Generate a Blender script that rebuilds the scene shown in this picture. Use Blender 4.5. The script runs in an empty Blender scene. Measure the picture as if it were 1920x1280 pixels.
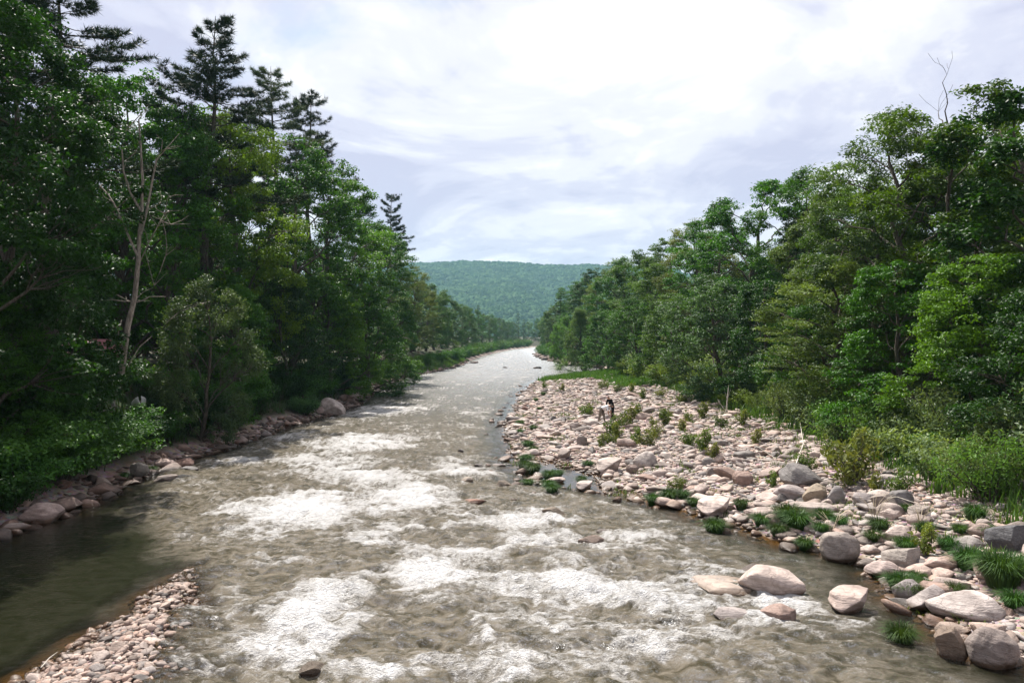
import bpy, math
import numpy as np
from mathutils import Vector, Matrix
R = math.radians
scene = bpy.context.scene
COL = scene.collection
# ------------------------------------------------------------------ camera
FPX, HORIZ, CAMH = 1450.0, 634.0, 6.0          # focal length in photo pixels, horizon row, eye height
cam = bpy.data.cameras.new('camera'); cam.sensor_width = 36.0; cam.lens = 36.0*FPX/1920
cam.clip_start = 0.1; cam.clip_end = 20000
camo = bpy.data.objects.new('camera', cam); COL.objects.link(camo)
camo.location = (0, 0, CAMH); camo.rotation_euler = (R(90-0.237), 0, 0); scene.camera = camo
# ------------------------------------------------------------------ light
SUN_AZ, SUN_EL = R(-26), R(58)                  # azimuth from +Y towards +X
sun = bpy.data.lights.new('sun', 'SUN'); sun.energy = 5.0; sun.angle = R(0.6); sun.color = (1.0, 0.95, 0.88)
suno = bpy.data.objects.new('sun', sun); COL.objects.link(suno)
sd = Vector((math.sin(SUN_AZ)*math.cos(SUN_EL), math.cos(SUN_AZ)*math.cos(SUN_EL), math.sin(SUN_EL)))
suno.rotation_euler = (-sd).to_track_quat('-Z', 'Y').to_euler(); suno.location = (0, 0, 80)
scene.view_settings.view_transform = 'Standard'; scene.view_settings.look = 'None'
scene.view_settings.exposure = 1.0; scene.view_settings.gamma = 1.0
scene.view_settings.use_curve_mapping = False
scene.cycles.use_denoising = True
scene.cycles.max_bounces = 6; scene.cycles.diffuse_bounces = 1; scene.cycles.glossy_bounces = 2
scene.cycles.transmission_bounces = 3; scene.cycles.transparent_max_bounces = 6
scene.cycles.caustics_reflective = False; scene.cycles.caustics_refractive = False
scene.cycles.sample_clamp_indirect = 4.0; scene.cycles.sample_clamp_direct = 8.0

class NT:                                       # tiny node-tree helper
    def __init__(s, tree): s.t = tree; s.t.nodes.clear()
    def n(s, typ, ins=None, **kw):
        nd = s.t.nodes.new(typ)
        for k, v in kw.items(): setattr(nd, k, v)
        for k, v in (ins or {}).items(): s.put(nd.inputs[k], v)
        return nd
    def put(s, sock, v):
        if isinstance(v, bpy.types.NodeSocket): s.t.links.new(v, sock)
        else:
            if sock.type == 'RGBA' and len(v) == 3: v = (*v, 1)
            sock.default_value = v
    def math(s, op, a, b=0.0, c=0.0, clamp=False):
        nd = s.n('ShaderNodeMath', {0: a, 1: b, 2: c}, operation=op); nd.use_clamp = clamp; return nd.outputs[0]
    def mix(s, f, a, b, bt='MIX'):
        nd = s.n('ShaderNodeMix', data_type='RGBA', blend_type=bt)
        s.put(nd.inputs[0], f); s.put(nd.inputs[6], a); s.put(nd.inputs[7], b); return nd.outputs[2]
    def noise(s, vec, scale, detail=4, rough=.55, dist=0.0):
        nd = s.n('ShaderNodeTexNoise', {'Scale': scale, 'Detail': detail, 'Roughness': rough, 'Distortion': dist})
        if vec is not None: s.put(nd.inputs['Vector'], vec)
        return nd.outputs['Fac']
    def ramp(s, f, stops, interp='EASE'):
        nd = s.n('ShaderNodeValToRGB', {0: f}); cr = nd.color_ramp; cr.interpolation = interp
        while len(cr.elements) < len(stops): cr.elements.new(0.5)
        for e, (p, c) in zip(cr.elements, stops):
            e.position = p; e.color = (*c, 1) if len(c) == 3 else c
        return nd.outputs[0]
    def step(s, f, a, b):                        # smoothstep
        nd = s.n('ShaderNodeMapRange', {0: f, 1: a, 2: b}, interpolation_type='SMOOTHSTEP'); return nd.outputs[0]

world = bpy.data.worlds.new('World'); scene.world = world; world.use_nodes = True
w = NT(world.node_tree)
sky = w.n('ShaderNodeTexSky', sky_type='NISHITA', sun_disc=False); sky.sun_elevation = SUN_EL; sky.sun_rotation = SUN_AZ
sky.air_density = 1.0; sky.dust_density = 1.5; sky.altitude = 200
gen = w.n('ShaderNodeTexCoord').outputs['Generated']
sep = w.n('ShaderNodeSeparateXYZ', {0: gen})
zz = w.math('ADD', w.math('MAXIMUM', sep.outputs[2], 0.0), 0.16)
cx = w.math('DIVIDE', sep.outputs[0], zz); cy = w.math('DIVIDE', sep.outputs[1], zz)
cv = w.n('ShaderNodeCombineXYZ', {0: cx, 1: cy, 2: 3.7}).outputs[0]
cv2 = w.n('ShaderNodeMapping', {0: cv, 1: (5.35, 2.6, 0.0), 3: (1.0, 0.9, 1.0)}).outputs[0]
big = w.noise(cv2, 0.85, 6, .58, .55)
fine = w.noise(cv2, 2.3, 7, .62, .7)
cov = w.step(w.math('ADD', big, w.math('MULTIPLY', w.math('SUBTRACT', fine, .5), .35)), .20, .36)
shade = w.math('ADD', w.math('MULTIPLY', w.noise(cv2, 1.15, 5, .6, .9), .65), w.math('MULTIPLY', fine, .35))
ccol = w.ramp(shade, [(.40, (6.7, 6.65, 8.5)), (.47, (7.9, 7.85, 9.4)), (.535, (9.6, 9.5, 10.2)), (.62, (12.2, 12.0, 11.9))])
skycol = w.mix(cov, w.mix(1.0, sky.outputs[0], (1.7, 1.6, 1.5), 'MULTIPLY'), ccol)
bg = w.n('ShaderNodeBackground', {0: skycol, 1: 0.05})
wo = w.n('ShaderNodeOutputWorld', {0: bg.outputs[0]})

# ------------------------------------------------------------------ noise and geometry helpers
def _hash(ix, iy, seed):
    h = (ix.astype(np.int64)*374761393 + iy.astype(np.int64)*668265263 + seed*974634777) & 0xffffffff
    h = ((h ^ (h >> 13))*1274126177) & 0xffffffff
    return ((h ^ (h >> 16)) & 0xffff)/65535.0
def pn(x, y, seed=0):                            # gradient noise about -1..1
    x, y = np.broadcast_arrays(np.asarray(x, float), np.asarray(y, float))
    xi, yi = np.floor(x), np.floor(y); fx, fy = x-xi, y-yi
    def g(dx, dy):
        a = _hash(xi+dx, yi+dy, seed)*2*np.pi
        return np.cos(a)*(fx-dx)+np.sin(a)*(fy-dy)
    u = fx*fx*fx*(fx*(fx*6-15)+10); v = fy*fy*fy*(fy*(fy*6-15)+10)
    a = g(0, 0)*(1-u)+g(1, 0)*u; b = g(0, 1)*(1-u)+g(1, 1)*u
    return (a*(1-v)+b*v)*1.5
def fbm(x, y, o=4, seed=0, gain=.5):
    s = 0; a = 1; n = 0
    for i in range(o):
        s = s+a*pn(x*2**i+17.3*i, y*2**i-9.1*i, seed+i); n += a; a *= gain
    return s/n
def sst(x, a, b):
    t = np.clip((x-a)/(b-a), 0, 1); return t*t*(3-2*t)
def gp(px, py, z=0.0):                           # point of the ground seen at that photo pixel
    D = (CAMH-z)*FPX/(py-HORIZ); return ((px-960)*D/FPX, D)

def mesh(name, V, F, mat=None, smooth=False, attrs=None):
    V = np.asarray(V, np.float32).reshape(-1, 3); F = np.asarray(F, np.int32)
    me = bpy.data.meshes.new(name); n, k = F.shape
    me.vertices.add(len(V)); me.vertices.foreach_set('co', V.ravel())
    me.loops.add(n*k); me.loops.foreach_set('vertex_index', F.ravel())
    me.polygons.add(n); me.polygons.foreach_set('loop_start', np.arange(0, n*k, k, dtype=np.int32))
    me.polygons.foreach_set('use_smooth', np.full(n, smooth, bool))
    me.update(calc_edges=True)
    for an, arr in (attrs or {}).items():
        arr = np.asarray(arr, np.float32)
        if arr.ndim == 1: me.attributes.new(an, 'FLOAT', 'POINT').data.foreach_set('value', arr)
        else:
            c = np.ones((len(arr), 4), np.float32); c[:, :3] = arr[:, :3]
            me.attributes.new(an, 'FLOAT_COLOR', 'POINT').data.foreach_set('color', c.ravel())
    if mat: me.materials.append(mat)
    return me
def ob(name, me, parent=None, loc=None, rot=None, scale=None, color=None):
    o = bpy.data.objects.new(name, me); COL.objects.link(o); o.parent = parent
    if loc is not None: o.location = loc
    if rot is not None: o.rotation_euler = rot
    if scale is not None: o.scale = scale if hasattr(scale, '__len__') else (scale,)*3
    if color is not None: o.color = (*color, 1)
    return o
def tag(o, label, cat, group=None):
    o['label'] = label; o['category'] = cat
    if group: o['group'] = group
    return o
def kind(o, k): o['kind'] = k; return o
class Acc:                                       # gathers shapes of one mesh
    def __init__(s): s.V = []; s.F = []; s.n = 0; s.A = []
    def add(s, V, F, a=0.0):
        V = np.asarray(V, float).reshape(-1, 3); F = np.asarray(F, int)
        if F.shape[1] == 4: F = np.concatenate([F[:, [0, 1, 2]], F[:, [0, 2, 3]]])
        s.V.append(V); s.F.append(F+s.n); s.n += len(V); s.A.append(np.full(len(V), a) if np.isscalar(a) else np.asarray(a))
    def mesh(s, name, mat, smooth=True, attr='tint'):
        return mesh(name, np.concatenate(s.V), np.concatenate(s.F), mat, smooth, {attr: np.concatenate(s.A)})
def tube(P, rad, k=5):
    P = np.asarray(P, float); rad = np.broadcast_to(np.asarray(rad, float), (len(P),))
    T = np.gradient(P, axis=0); T /= np.linalg.norm(T, axis=1)[:, None]+1e-9
    up = np.where(np.abs(T[:, 2:3]) > .9, [[1., 0, 0]], [[0, 0, 1.]])
    A = np.cross(T, up); A /= np.linalg.norm(A, axis=1)[:, None]+1e-9; B = np.cross(T, A)
    a = np.arange(k)*2*np.pi/k
    V = P[:, None]+rad[:, None, None]*(np.cos(a)[None, :, None]*A[:, None]+np.sin(a)[None, :, None]*B[:, None])
    V = np.concatenate([V.reshape(-1, 3), P[-1:]+T[-1:]*rad[-1]])
    F = []
    for i in range(len(P)-1):
        for j in range(k):
            j2 = (j+1) % k; F += [(i*k+j, i*k+j2, (i+1)*k+j2), (i*k+j, (i+1)*k+j2, (i+1)*k+j)]
    e = len(P)*k
    for j in range(k): F.append(((len(P)-1)*k+j, (len(P)-1)*k+(j+1) % k, e))
    return V, np.array(F)
def box(x0, x1, y0, y1, z0, z1):
    V = [(x, y, z) for z in (z0, z1) for y in (y0, y1) for x in (x0, x1)]
    F = [(0, 2, 3, 1), (4, 5, 7, 6), (0, 1, 5, 4), (2, 6, 7, 3), (0, 4, 6, 2), (1, 3, 7, 5)]
    return np.array(V, float), np.array(F)
def ico(sub):
    t = (1+5**.5)/2
    V = [(-1, t, 0), (1, t, 0), (-1, -t, 0), (1, -t, 0), (0, -1, t), (0, 1, t), (0, -1, -t), (0, 1, -t), (t, 0, -1), (t, 0, 1), (-t, 0, -1), (-t, 0, 1)]
    F = [(0, 11, 5), (0, 5, 1), (0, 1, 7), (0, 7, 10), (0, 10, 11), (1, 5, 9), (5, 11, 4), (11, 10, 2), (10, 7, 6), (7, 1, 8), (3, 9, 4), (3, 4, 2), (3, 2, 6), (3, 6, 8), (3, 8, 9), (4, 9, 5), (2, 4, 11), (6, 2, 10), (8, 6, 7), (9, 8, 1)]
    V = [Vector(v).normalized() for v in V]
    for _ in range(sub):
        c = {}; G = []
        def m(a, b):
            k = (min(a, b), max(a, b))
            if k not in c: c[k] = len(V); V.append(((V[a]+V[b])/2).normalized())
            return c[k]
        for a, b, d in F:
            x, y, z = m(a, b), m(b, d), m(d, a); G += [(a, x, z), (b, y, x), (d, z, y), (x, y, z)]
        F = G
    return np.array([tuple(v) for v in V]), np.array(F)
ICO = [ico(i) for i in range(5)]
ORD = ('first second third fourth fifth sixth seventh eighth ninth tenth eleventh twelfth thirteenth fourteenth fifteenth sixteenth seventeenth '
       'eighteenth nineteenth twentieth twenty-first twenty-second twenty-third twenty-fourth twenty-fifth twenty-sixth twenty-seventh twenty-eighth '
       'twenty-ninth thirtieth').split()
TENS = ['', '', 'twenty', 'thirty', 'forty', 'fifty', 'sixty', 'seventy', 'eighty', 'ninety']
def ordw(i):                                     # 0-based
    if i < 30: return ORD[i]
    n = i+1; t, u = n//10, n % 10
    if n >= 100: return 'hundred-and-'+ordw(n-101) if n > 100 else 'hundredth'
    return TENS[t][:-1]+'ieth' if u == 0 else TENS[t]+'-'+ORD[u-1]

# ------------------------------------------------------------------ materials
def newmat(name):
    m = bpy.data.materials.new(name); m.use_nodes = True; return m, NT(m.node_tree)
def out(t, sh): t.n('ShaderNodeOutputMaterial', {0: sh})
def pbsdf(t, col, rough=.6, spec=.3, normal=None, **kw):
    p = t.n('ShaderNodeBsdfPrincipled', {'Base Color': col, 'Roughness': rough, 'Specular IOR Level': spec})
    for k, v in kw.items(): t.put(p.inputs[k], v)
    if normal is not None: t.put(p.inputs['Normal'], normal)
    return p.outputs[0]
def bump(t, h, strength=.5, dist=.05):
    return t.n('ShaderNodeBump', {'Strength': strength, 'Distance': dist, 'Height': h}).outputs[0]

def leaf_mat(name, transl=.36, gloss=.26, rough=.5):
    m, t = newmat(name)
    tint = t.n('ShaderNodeAttribute', attribute_name='tint').outputs['Fac']
    oc = t.n('ShaderNodeObjectInfo').outputs['Color']
    hue = t.mix(tint, (.58, .66, .62), (1.50, 1.42, 1.05))
    col = t.mix(1.0, oc, hue, 'MULTIPLY')
    tr = t.n('ShaderNodeBsdfTranslucent', {0: t.mix(1.0, col, (1.35, 1.25, .55), 'MULTIPLY')}).outputs[0]
    sh = t.n('ShaderNodeMixShader', {0: transl, 1: pbsdf(t, col, rough, gloss), 2: tr}).outputs[0]
    out(t, sh); return m
M_LEAF = leaf_mat('leaf'); M_NEEDLE = leaf_mat('needle', .12, .25); M_BLADE = leaf_mat('blade', .3, .25)

def bark_mat(name, a, b):
    m, t = newmat(name)
    tc = t.n('ShaderNodeTexCoord').outputs['Object']
    mp = t.n('ShaderNodeMapping', {0: tc, 3: (9, 9, 1.6)}).outputs[0]
    nz = t.noise(mp, 2.0, 5, .65); nb = t.noise(tc, .8, 3)
    col = t.mix(t.step(nz, .35, .68), a, b); col = t.mix(t.step(nb, .45, .7), col, t.mix(.5, col, (.06, .075, .04)))
    out(t, pbsdf(t, col, .85, .15, bump(t, nz, .8, .04))); return m
M_BARK = bark_mat('bark', (.035, .028, .022), (.12, .10, .08))
M_DEADBARK = bark_mat('weathered_bark', (.13, .11, .09), (.34, .30, .25))
M_DRIFT = bark_mat('bleached_wood', (.42, .38, .33), (.62, .57, .5))

def stone_mat(name, use_attr):
    m, t = newmat(name)
    base = t.n('ShaderNodeAttribute', attribute_name='Col').outputs['Color'] if use_attr else t.n('ShaderNodeObjectInfo').outputs['Color']
    geo = t.n('ShaderNodeNewGeometry'); pos = geo.outputs['Position']
    n1 = t.noise(pos, 2.6, 6, .62, .3); n2 = t.noise(pos, 22, 4, .7)
    tc = t.n('ShaderNodeTexCoord').outputs['Object'] if not use_attr else pos
    st = t.noise(t.n('ShaderNodeMapping', {0: tc, 2: (.35, .2, 0), 3: (.7, .9, 6.5)}).outputs[0], 1.6, 4, .6, .6)
    base = t.mix(1.0, base, (.93, .89, .86), 'MULTIPLY')
    c = t.mix(t.step(n1, .3, .72), t.mix(1.0, base, (.62, .60, .59), 'MULTIPLY'), t.mix(1.0, base, (1.2, 1.18, 1.16), 'MULTIPLY'))
    c = t.mix(t.math('MULTIPLY', t.step(st, .52, .66), .30), c, t.mix(1.0, base, (.55, .48, .44), 'MULTIPLY'))
    c = t.mix(t.math('MULTIPLY', t.step(n2, .5, .8), .25), c, (.44, .41, .38))
    z = t.n('ShaderNodeSeparateXYZ', {0: pos}).outputs[2]
    wet = t.math('SUBTRACT', 1.0, t.step(t.math('SUBTRACT', z, t.math('MULTIPLY', n1, .16)), -.02, .10))
    cr = t.n('ShaderNodeTexVoronoi', {'Vector': t.n('ShaderNodeMapping', {0: tc, 2: (.4, .3, .5), 3: (1.1, 1.5, 2.6)}).outputs[0], 'Scale': 1.3 if not use_attr else 3.0}, feature='DISTANCE_TO_EDGE').outputs[0]
    crack = t.math('MULTIPLY', t.math('SUBTRACT', 1.0, t.step(t.math('ADD', cr, t.math('MULTIPLY', n2, .03)), .012, .045)), .28)
    c = t.mix(crack, c, t.mix(1.0, base, (.34, .29, .26), 'MULTIPLY'))
    lich = t.math('MULTIPLY', t.step(t.noise(pos, 5.5, 5, .7, .5), .60, .70), .45); c = t.mix(lich, c, (.20, .195, .165))
    c = t.mix(wet, c, t.mix(1.0, c, (.34, .27, .2), 'MULTIPLY'))
    rough = t.math('MULTIPLY_ADD', wet, -.42, .72)
    h = t.math('ADD', t.math('MULTIPLY', n1, 1.0), t.math('ADD', t.math('MULTIPLY', n2, .26), t.math('ADD', t.math('MULTIPLY', st, .45), t.math('MULTIPLY', crack, -.6))))
    out(t, pbsdf(t, c, rough, .35, bump(t, h, .7, .08))); return m
M_STONE = stone_mat('river_stone', False); M_STONE_A = stone_mat('gravel_stone', True)

def plain(name, col, rough=.6, spec=.3, var=.25, scale=6.0):
    m, t = newmat(name); tc = t.n('ShaderNodeTexCoord').outputs['Object']
    nz = t.noise(tc, scale, 5, .6)
    c = t.mix(nz, tuple(x*(1-var) for x in col), tuple(min(1, x*(1+var)) for x in col))
    out(t, pbsdf(t, c, rough, spec, bump(t, nz, .2, .02))); return m

# ground: bed, gravel bar, forest floor, chosen by a soil attribute
m, t = newmat('ground_soil'); M_GROUND = m
pos = t.n('ShaderNodeNewGeometry').outputs['Position']
soil = t.n('ShaderNodeAttribute', attribute_name='soil').outputs['Fac']       # 0 gravel .. 1 forest floor
n1 = t.noise(pos, 3.2, 8, .7, .4); n2 = t.noise(pos, .5, 5, .6); n3 = t.noise(pos, 16, 4, .7)
vor = t.n('ShaderNodeTexVoronoi', {'Vector': pos, 'Scale': 7.0}, feature='F1')
gr = t.mix(t.step(n1, .3, .7), (.13, .09, .07), (.36, .275, .23))
gr = t.mix(t.math('MULTIPLY', n3, .5), gr, t.mix(.5, vor.outputs['Color'], (.42, .33, .29)))
gr = t.mix(t.step(n2, .5, .68), gr, t.mix(.6, gr, (.26, .15, .10)))
fo = t.mix(t.step(n1, .35, .65), (.020, .017, .010), (.055, .048, .022)); fo = t.mix(t.step(n2, .5, .62), fo, (.035, .055, .016))
c = t.mix(soil, gr, fo)
zc = t.n('ShaderNodeSeparateXYZ', {0: pos}).outputs[2]
wet = t.math('SUBTRACT', 1.0, t.step(zc, -.02, .10))
bedc = t.mix(t.step(n1, .32, .68), (.055, .032, .014), (.17, .105, .05))
c = t.mix(wet, c, bedc)
hh = t.math('ADD', n1, t.math('MULTIPLY', vor.outputs['Distance'], -.6))
out(t, pbsdf(t, c, t.math('MULTIPLY_ADD', wet, -.4, .9), .25, bump(t, hh, .8, .08)))

# ------------------------------------------------------------------ the valley: shore lines and heights
YL = np.array([-30, 5, 14, 23.8, 25.9, 31, 35.4, 43.3, 52.4, 58.8, 66.4, 86, 100, 114, 132, 155, 190, 256, 330, 414, 512, 560, 640, 760])
XL = np.array([-16.4, -16.4, -16.3, -15.8, -15.5, -15.9, -16.2, -15.5, -15.5, -14.8, -14.0, -15.2, -16.3, -16.8, -14.6, -12.0, -11.2, -9.7, -6, 0, 14, 27, 62, 160])
YR = np.array([-30, 5, 14, 16, 20, 22.5, 24.4, 26.7, 28.9, 30.4, 32, 37, 44, 52, 66, 82, 107, 116, 126, 138, 155, 170, 190, 256, 330, 414, 512, 560, 640, 760])
XR = np.array([9.3, 9.3, 9.35, 9.4, 9.4, 8.4, 7.4, 6.3, 4.8, 2.9, 1.1, .4, 0, -.4, .5, 1.4, 3.5, 6, 13, 18.5, 18, 12.5, 11, 8, 10, 18, 32, 50, 100, 220])
YB = np.array([-30, 14, 22, 30, 37, 50, 65, 102, 115, 130, 150, 170, 190, 256, 330, 414, 512, 640, 760])   # foot of the wooded bank
XB = np.array([14.5, 14.5, 15.2, 15.6, 16.1, 16.6, 17, 16.5, 16.5, 18, 21, 16.5, 14, 10.5, 13, 21, 36, 105, 225])
def shore(y):
    wob = .35*pn(y/3.1, 3.3, 5)+.25*pn(y/1.1, 8.3, 6)
    return np.interp(y, YL, XL)+wob, np.interp(y, YR, XR)+.4*pn(y/2.3, 1.3, 7)+.25*pn(y/.8, 4.4, 8), np.interp(y, YB, XB)+.6*pn(y/5, 2.2, 9)
SPY = np.array([4, 10, 13.5, 15.0, 16.9, 18.2, 19.4, 20.6]); SPL = np.array([-8.9, -8.8, -8.6, -8.4, -8.3, -8.4, -8.45, -8.0]); SPR = np.array([-4.7, -5.2, -5.65, -6.3, -7.1, -7.6, -8.0, -8.2])
def spit(x, y):                                  # signed-ish inside distance of the gravel spit
    l = np.interp(y, SPY, SPL)+.15*pn(y/.7, .5, 31); r = np.interp(y, SPY, SPR)+.15*pn(y/.6, 7.5, 32)
    d = np.minimum(x-l, r-x); return np.where(y > 20.6, -(y-20.6)-.3+np.minimum(d, 0), d)
def height(x, y):
    x, y = np.broadcast_arrays(np.asarray(x, float), np.asarray(y, float))
    l, r, b = shore(y); r = np.maximum(r, l+6); b = np.maximum(b, r+.8)
    tl = l-x; tr = x-r; n = fbm(x/2.2, y/2.2, 4, 11); nf = fbm(x/14, y/14, 3, 12)
    left = np.interp(tl, [0, .6, 2.2, 3.8, 6.5, 30, 120, 3000], [0, .18, .85, 1.8, 3.1, 4.0, 7, 60])+np.clip(tl, 0, 4)*.06*n+np.clip(tl-2, 0, 8)*.05*nf
    u = np.clip(tr/np.maximum(b-r, .3), 0, 1)
    bar = .02+.85*u**.8*np.clip((b-r)/6, .35, 1)+.13*n*sst(u, 0, .15)
    wet_in = np.exp(-(((x-2.4)/3.0)**2+((y-33.5)/4.5)**2))           # the shallow wash among the sedges
    bar = bar-.34*wet_in
    tb = x-b
    right = bar+np.interp(tb, [0, 2, 5, 12, 40, 150, 3000], [0, .35, 1.0, 1.9, 5, 14, 90])+np.clip(tb, 0, 3)*.06*n+np.clip(tb-2, 0, 8)*.05*nf
    chan = -np.minimum(.85, .16*np.minimum(-tl, -tr)+.02)+.12*n*sst(np.minimum(-tl, -tr), .2, 1.5)
    sp = spit(x, y); chan = np.maximum(chan, np.interp(sp, [-2.6, -.9, 0, .5, 1.3], [-1, -.2, .0, .10, .24])+.05*n*(sp > -1))
    h = np.where(tl > 0, left, np.where(tr > 0, right, chan))
    return h
def zone(x, y):
    l, r, b = shore(y)
    return np.maximum(sst(l-x, .7, 1.9), sst(x-b, -.6, 1.2))
xs = np.unique(np.concatenate([-np.geomspace(130, 2900, 24), np.arange(-130, -24, 5.0), np.arange(-24, 24, .3), np.arange(24, 130, 5.0), np.geomspace(130, 2900, 24)]))
ys = np.unique(np.concatenate([np.arange(-60, 6, 6.0), np.arange(6, 46, .3), np.arange(46, 130, .8), np.arange(130, 640, 6), np.geomspace(640, 3900, 26)]))
GX, GY = np.meshgrid(xs, ys); GZ = height(GX, GY)
def gridfaces(r, c):
    i = np.arange(r*c).reshape(r, c); return np.stack([i[:-1, :-1], i[:-1, 1:], i[1:, 1:], i[1:, :-1]], -1).reshape(-1, 4)
ground = kind(ob('ground', mesh('ground', np.stack([GX, GY, GZ], -1), gridfaces(*GX.shape), M_GROUND, True, {'soil': zone(GX, GY).ravel()})), 'structure')
ground['label'] = 'river bed, stony bar and wooded banks'
def H(x, y): return float(height(x, y))

# ------------------------------------------------------------------ river
ry = [7.0]
while ry[-1] < 700: ry.append(ry[-1]+max(.05, min(6, ry[-1]**2/(6*773)*.95)))
ry = np.array(ry); NC = 500
l, r, b = shore(ry); r = np.maximum(r, l+6)
rr = np.maximum(r+1.2, np.interp(ry, [7, 38, 60], [10.5, 9.5, .8]))
u = np.linspace(0, 1, NC)
WX = (l-1.2)[:, None]+(rr-l+1.2)[:, None]*u[None]; WY = np.broadcast_to(ry[:, None], WX.shape)
ll, rr2 = l[:, None], r[:, None]
sp = spit(WX, WY)
# calm pool between spit and left bank, fast water elsewhere
poolb = np.interp(WY, [7, 20.3, 24, 28, 33, 40], [-6.5, -8.2, -11.0, -13.0, -14.8, -16.0])
calm = sst(poolb-WX+.9*pn(WX/1.7, WY/2.3, 40), -.6, 1.6)
edge = np.minimum(sst(WX-ll, .1, 1.6), sst(rr2-WX, .0, 2.5))
rapid = np.interp(WY, [0, 50, 62, 80, 140, 700], [1, 1, .7, .5, .42, .35])*edge*(1-.93*calm)*np.clip(.5+.6*sst(4.2-WX+np.interp(WY, [0, 20, 30, 60], [1.5, 1, -.5, 0]), -4, 3), .5, 1)
# crests are pushed across the stream at a slant, as broken standing waves
wx = WX+.6*fbm(WX/2.5, WY/2.5, 3, 50); wy = WY+.8*fbm(WX/2.1, WY/2.1, 3, 51)
sl = wy+.28*wx
big = fbm(wx/2.6, sl/1.5, 4, 52); mid = 1-2*np.abs(fbm(wx/1.0, sl/.62, 3, 53)); small = 1-2*np.abs(fbm(wx/.36, sl/.24, 3, 54))
far = np.clip(30/WY, .15, 1)
WZ = rapid*(.26*big+.10*mid+.040*small*np.clip(far*1.5, .3, 1))+(.005+.017*(1-calm))*fbm(WX/.5, WY/.35, 3, 55)*np.clip(far, .3, 1)
# foam: thrown where the photograph's rapids break (cx, cy, half-width, half-height in photo pixels, strength)
PATCH = [(560, 962, 105, 34, 1.0), (430, 962, 35, 12, .6), (655, 835, 105, 16, .7), (600, 872, 90, 14, .55), (715, 770, 75, 9, .55), (760, 940, 85, 26, .85), (800, 1082, 85, 24, 1.0),
         (690, 900, 110, 20, .6), (1120, 1108, 140, 46, 1.05), (1040, 1022, 90, 22, .75), (570, 1185, 85, 70, 1.05), (505, 1235, 40, 30, .7), (640, 1110, 60, 26, .6), (900, 1040, 90, 18, .5),
         (1210, 1150, 70, 20, .6), (960, 985, 90, 16, .5), (850, 890, 80, 14, .5), (905, 1195, 22, 42, .6), (820, 1255, 40, 18, .55), (1185, 945, 60, 10, .45), (1260, 985, 70, 12, .4), (1330, 1070, 60, 16, .5),
         (1510, 1140, 45, 14, .6), (1300, 1190, 90, 22, .45), (1000, 1160, 80, 22, .45), (700, 1010, 70, 16, .5), (500, 1060, 50, 12, .45), (440, 1085, 24, 10, .5), (560, 820, 60, 8, .4), (470, 870, 60, 8, .45),
         (1440, 1165, 55, 10, .5), (1680, 1165, 60, 10, .35), (1580, 1180, 50, 10, .35), (960, 1250, 120, 24, .45), (1200, 1240, 130, 26, .45), (1458, 1130, 80, 9, .75), (1608, 1162, 60, 8, .6), (1386, 1174, 55, 8, .6), (1464, 1180, 50, 8, .6), (1040, 978, 34, 6, .6), (1112, 1030, 38, 7, .6), (1350, 1120, 60, 10, .5), (690, 1260, 90, 18, .5), (1100, 1190, 90, 16, .5), (1290, 1090, 90, 16, .55), (980, 1100, 70, 14, .5), (1180, 1010, 80, 12, .5), (760, 990, 80, 12, .5)]
fo = np.zeros_like(WX)
qx = WX+.9*fbm(WX/1.9, WY/1.6, 4, 60)+.35*pn(WX/.5, WY/.4, 66); qy = WY+1.3*fbm(WX/1.7, WY/2.0, 4, 64)+.4*pn(WX/.5, WY/.4, 67)
for (px, py, a, bb, s) in PATCH:
    (x0, y0), (x1, _), (_, ya), (_, yb) = gp(px, py), gp(px+a, py), gp(px, py-bb), gp(px, py+bb)
    rx, rya = abs(x1-x0), (ya-yb)/2
    d = np.sqrt(((qx-x0)/rx)**2+((qy+.15*(qx-x0)-(ya+yb)/2)/rya)**2)
    fo = np.maximum(fo, s*(1-sst(d, .1, 1.75)))
    WZ = WZ+.10*s*rapid*np.exp(-(d/.8)**2)*(.4+.6*mid)
f1 = fbm(qx/1.3, (qy+.3*qx)/.8, 5, 61, .6); f2 = 1-np.abs(fbm(qx/.8, (qy+.25*qx)/.5, 4, 62, .6))*2.6; f3 = pn(WX/.16, WY/.13, 65)
broad = fbm(WX/4.5, WY/3.0, 3, 63)
crest = sst(big*.6+mid*.5, .05, .75)
f4 = 1-np.abs(fbm((qx+.25*qy)/.55, qy/1.9, 4, 68, .6))*2.4
pat = .5+.40*f1+.17*f2+.16*f4+.10*f3*np.clip(far*1.3, 0, 1)+.16*(crest-.4)
cover = .60*fo+rapid*(.345+.30*broad)+.02+.20*sst(WY, 45, 75)*edge  # last term: extra foam painting in sky brightness on the far water
foam = (pat+cover-1.0)/.55
foam = foam*sst(rapid, .02, .2)-1.2*calm-.5*(1-sst(rapid, 0, .15))
depth = np.clip(-height(WX, WY)+WZ, 0, 2)
river_me = mesh('river', np.stack([WX, WY, WZ], -1), gridfaces(*WX.shape), None, True,
                {'gloss': (np.interp(WY, [10, 35, 120], [.06, .11, .25])*(1-.6*calm)).ravel(), 'foam': foam.ravel(), 'depth': depth.ravel(), 'rough': rapid.ravel()})
m, t = newmat('river_water'); river_me.materials.append(m)
pos = t.n('ShaderNodeNewGeometry').outputs['Position']
A = lambda n: t.n('ShaderNodeAttribute', attribute_name=n).outputs['Fac']
fa, de, ro = A('foam'), A('depth'), A('rough')
mp = t.n('ShaderNodeMapping', {0: pos, 2: (0, 0, .25), 3: (1.0, 1.45, 1.0)}).outputs[0]
r1 = t.noise(mp, 2.2, 6, .62, .9); r2 = t.noise(mp, 9.0, 4, .65, .8); r3 = t.noise(mp, 30.0, 2, .6)
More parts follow.
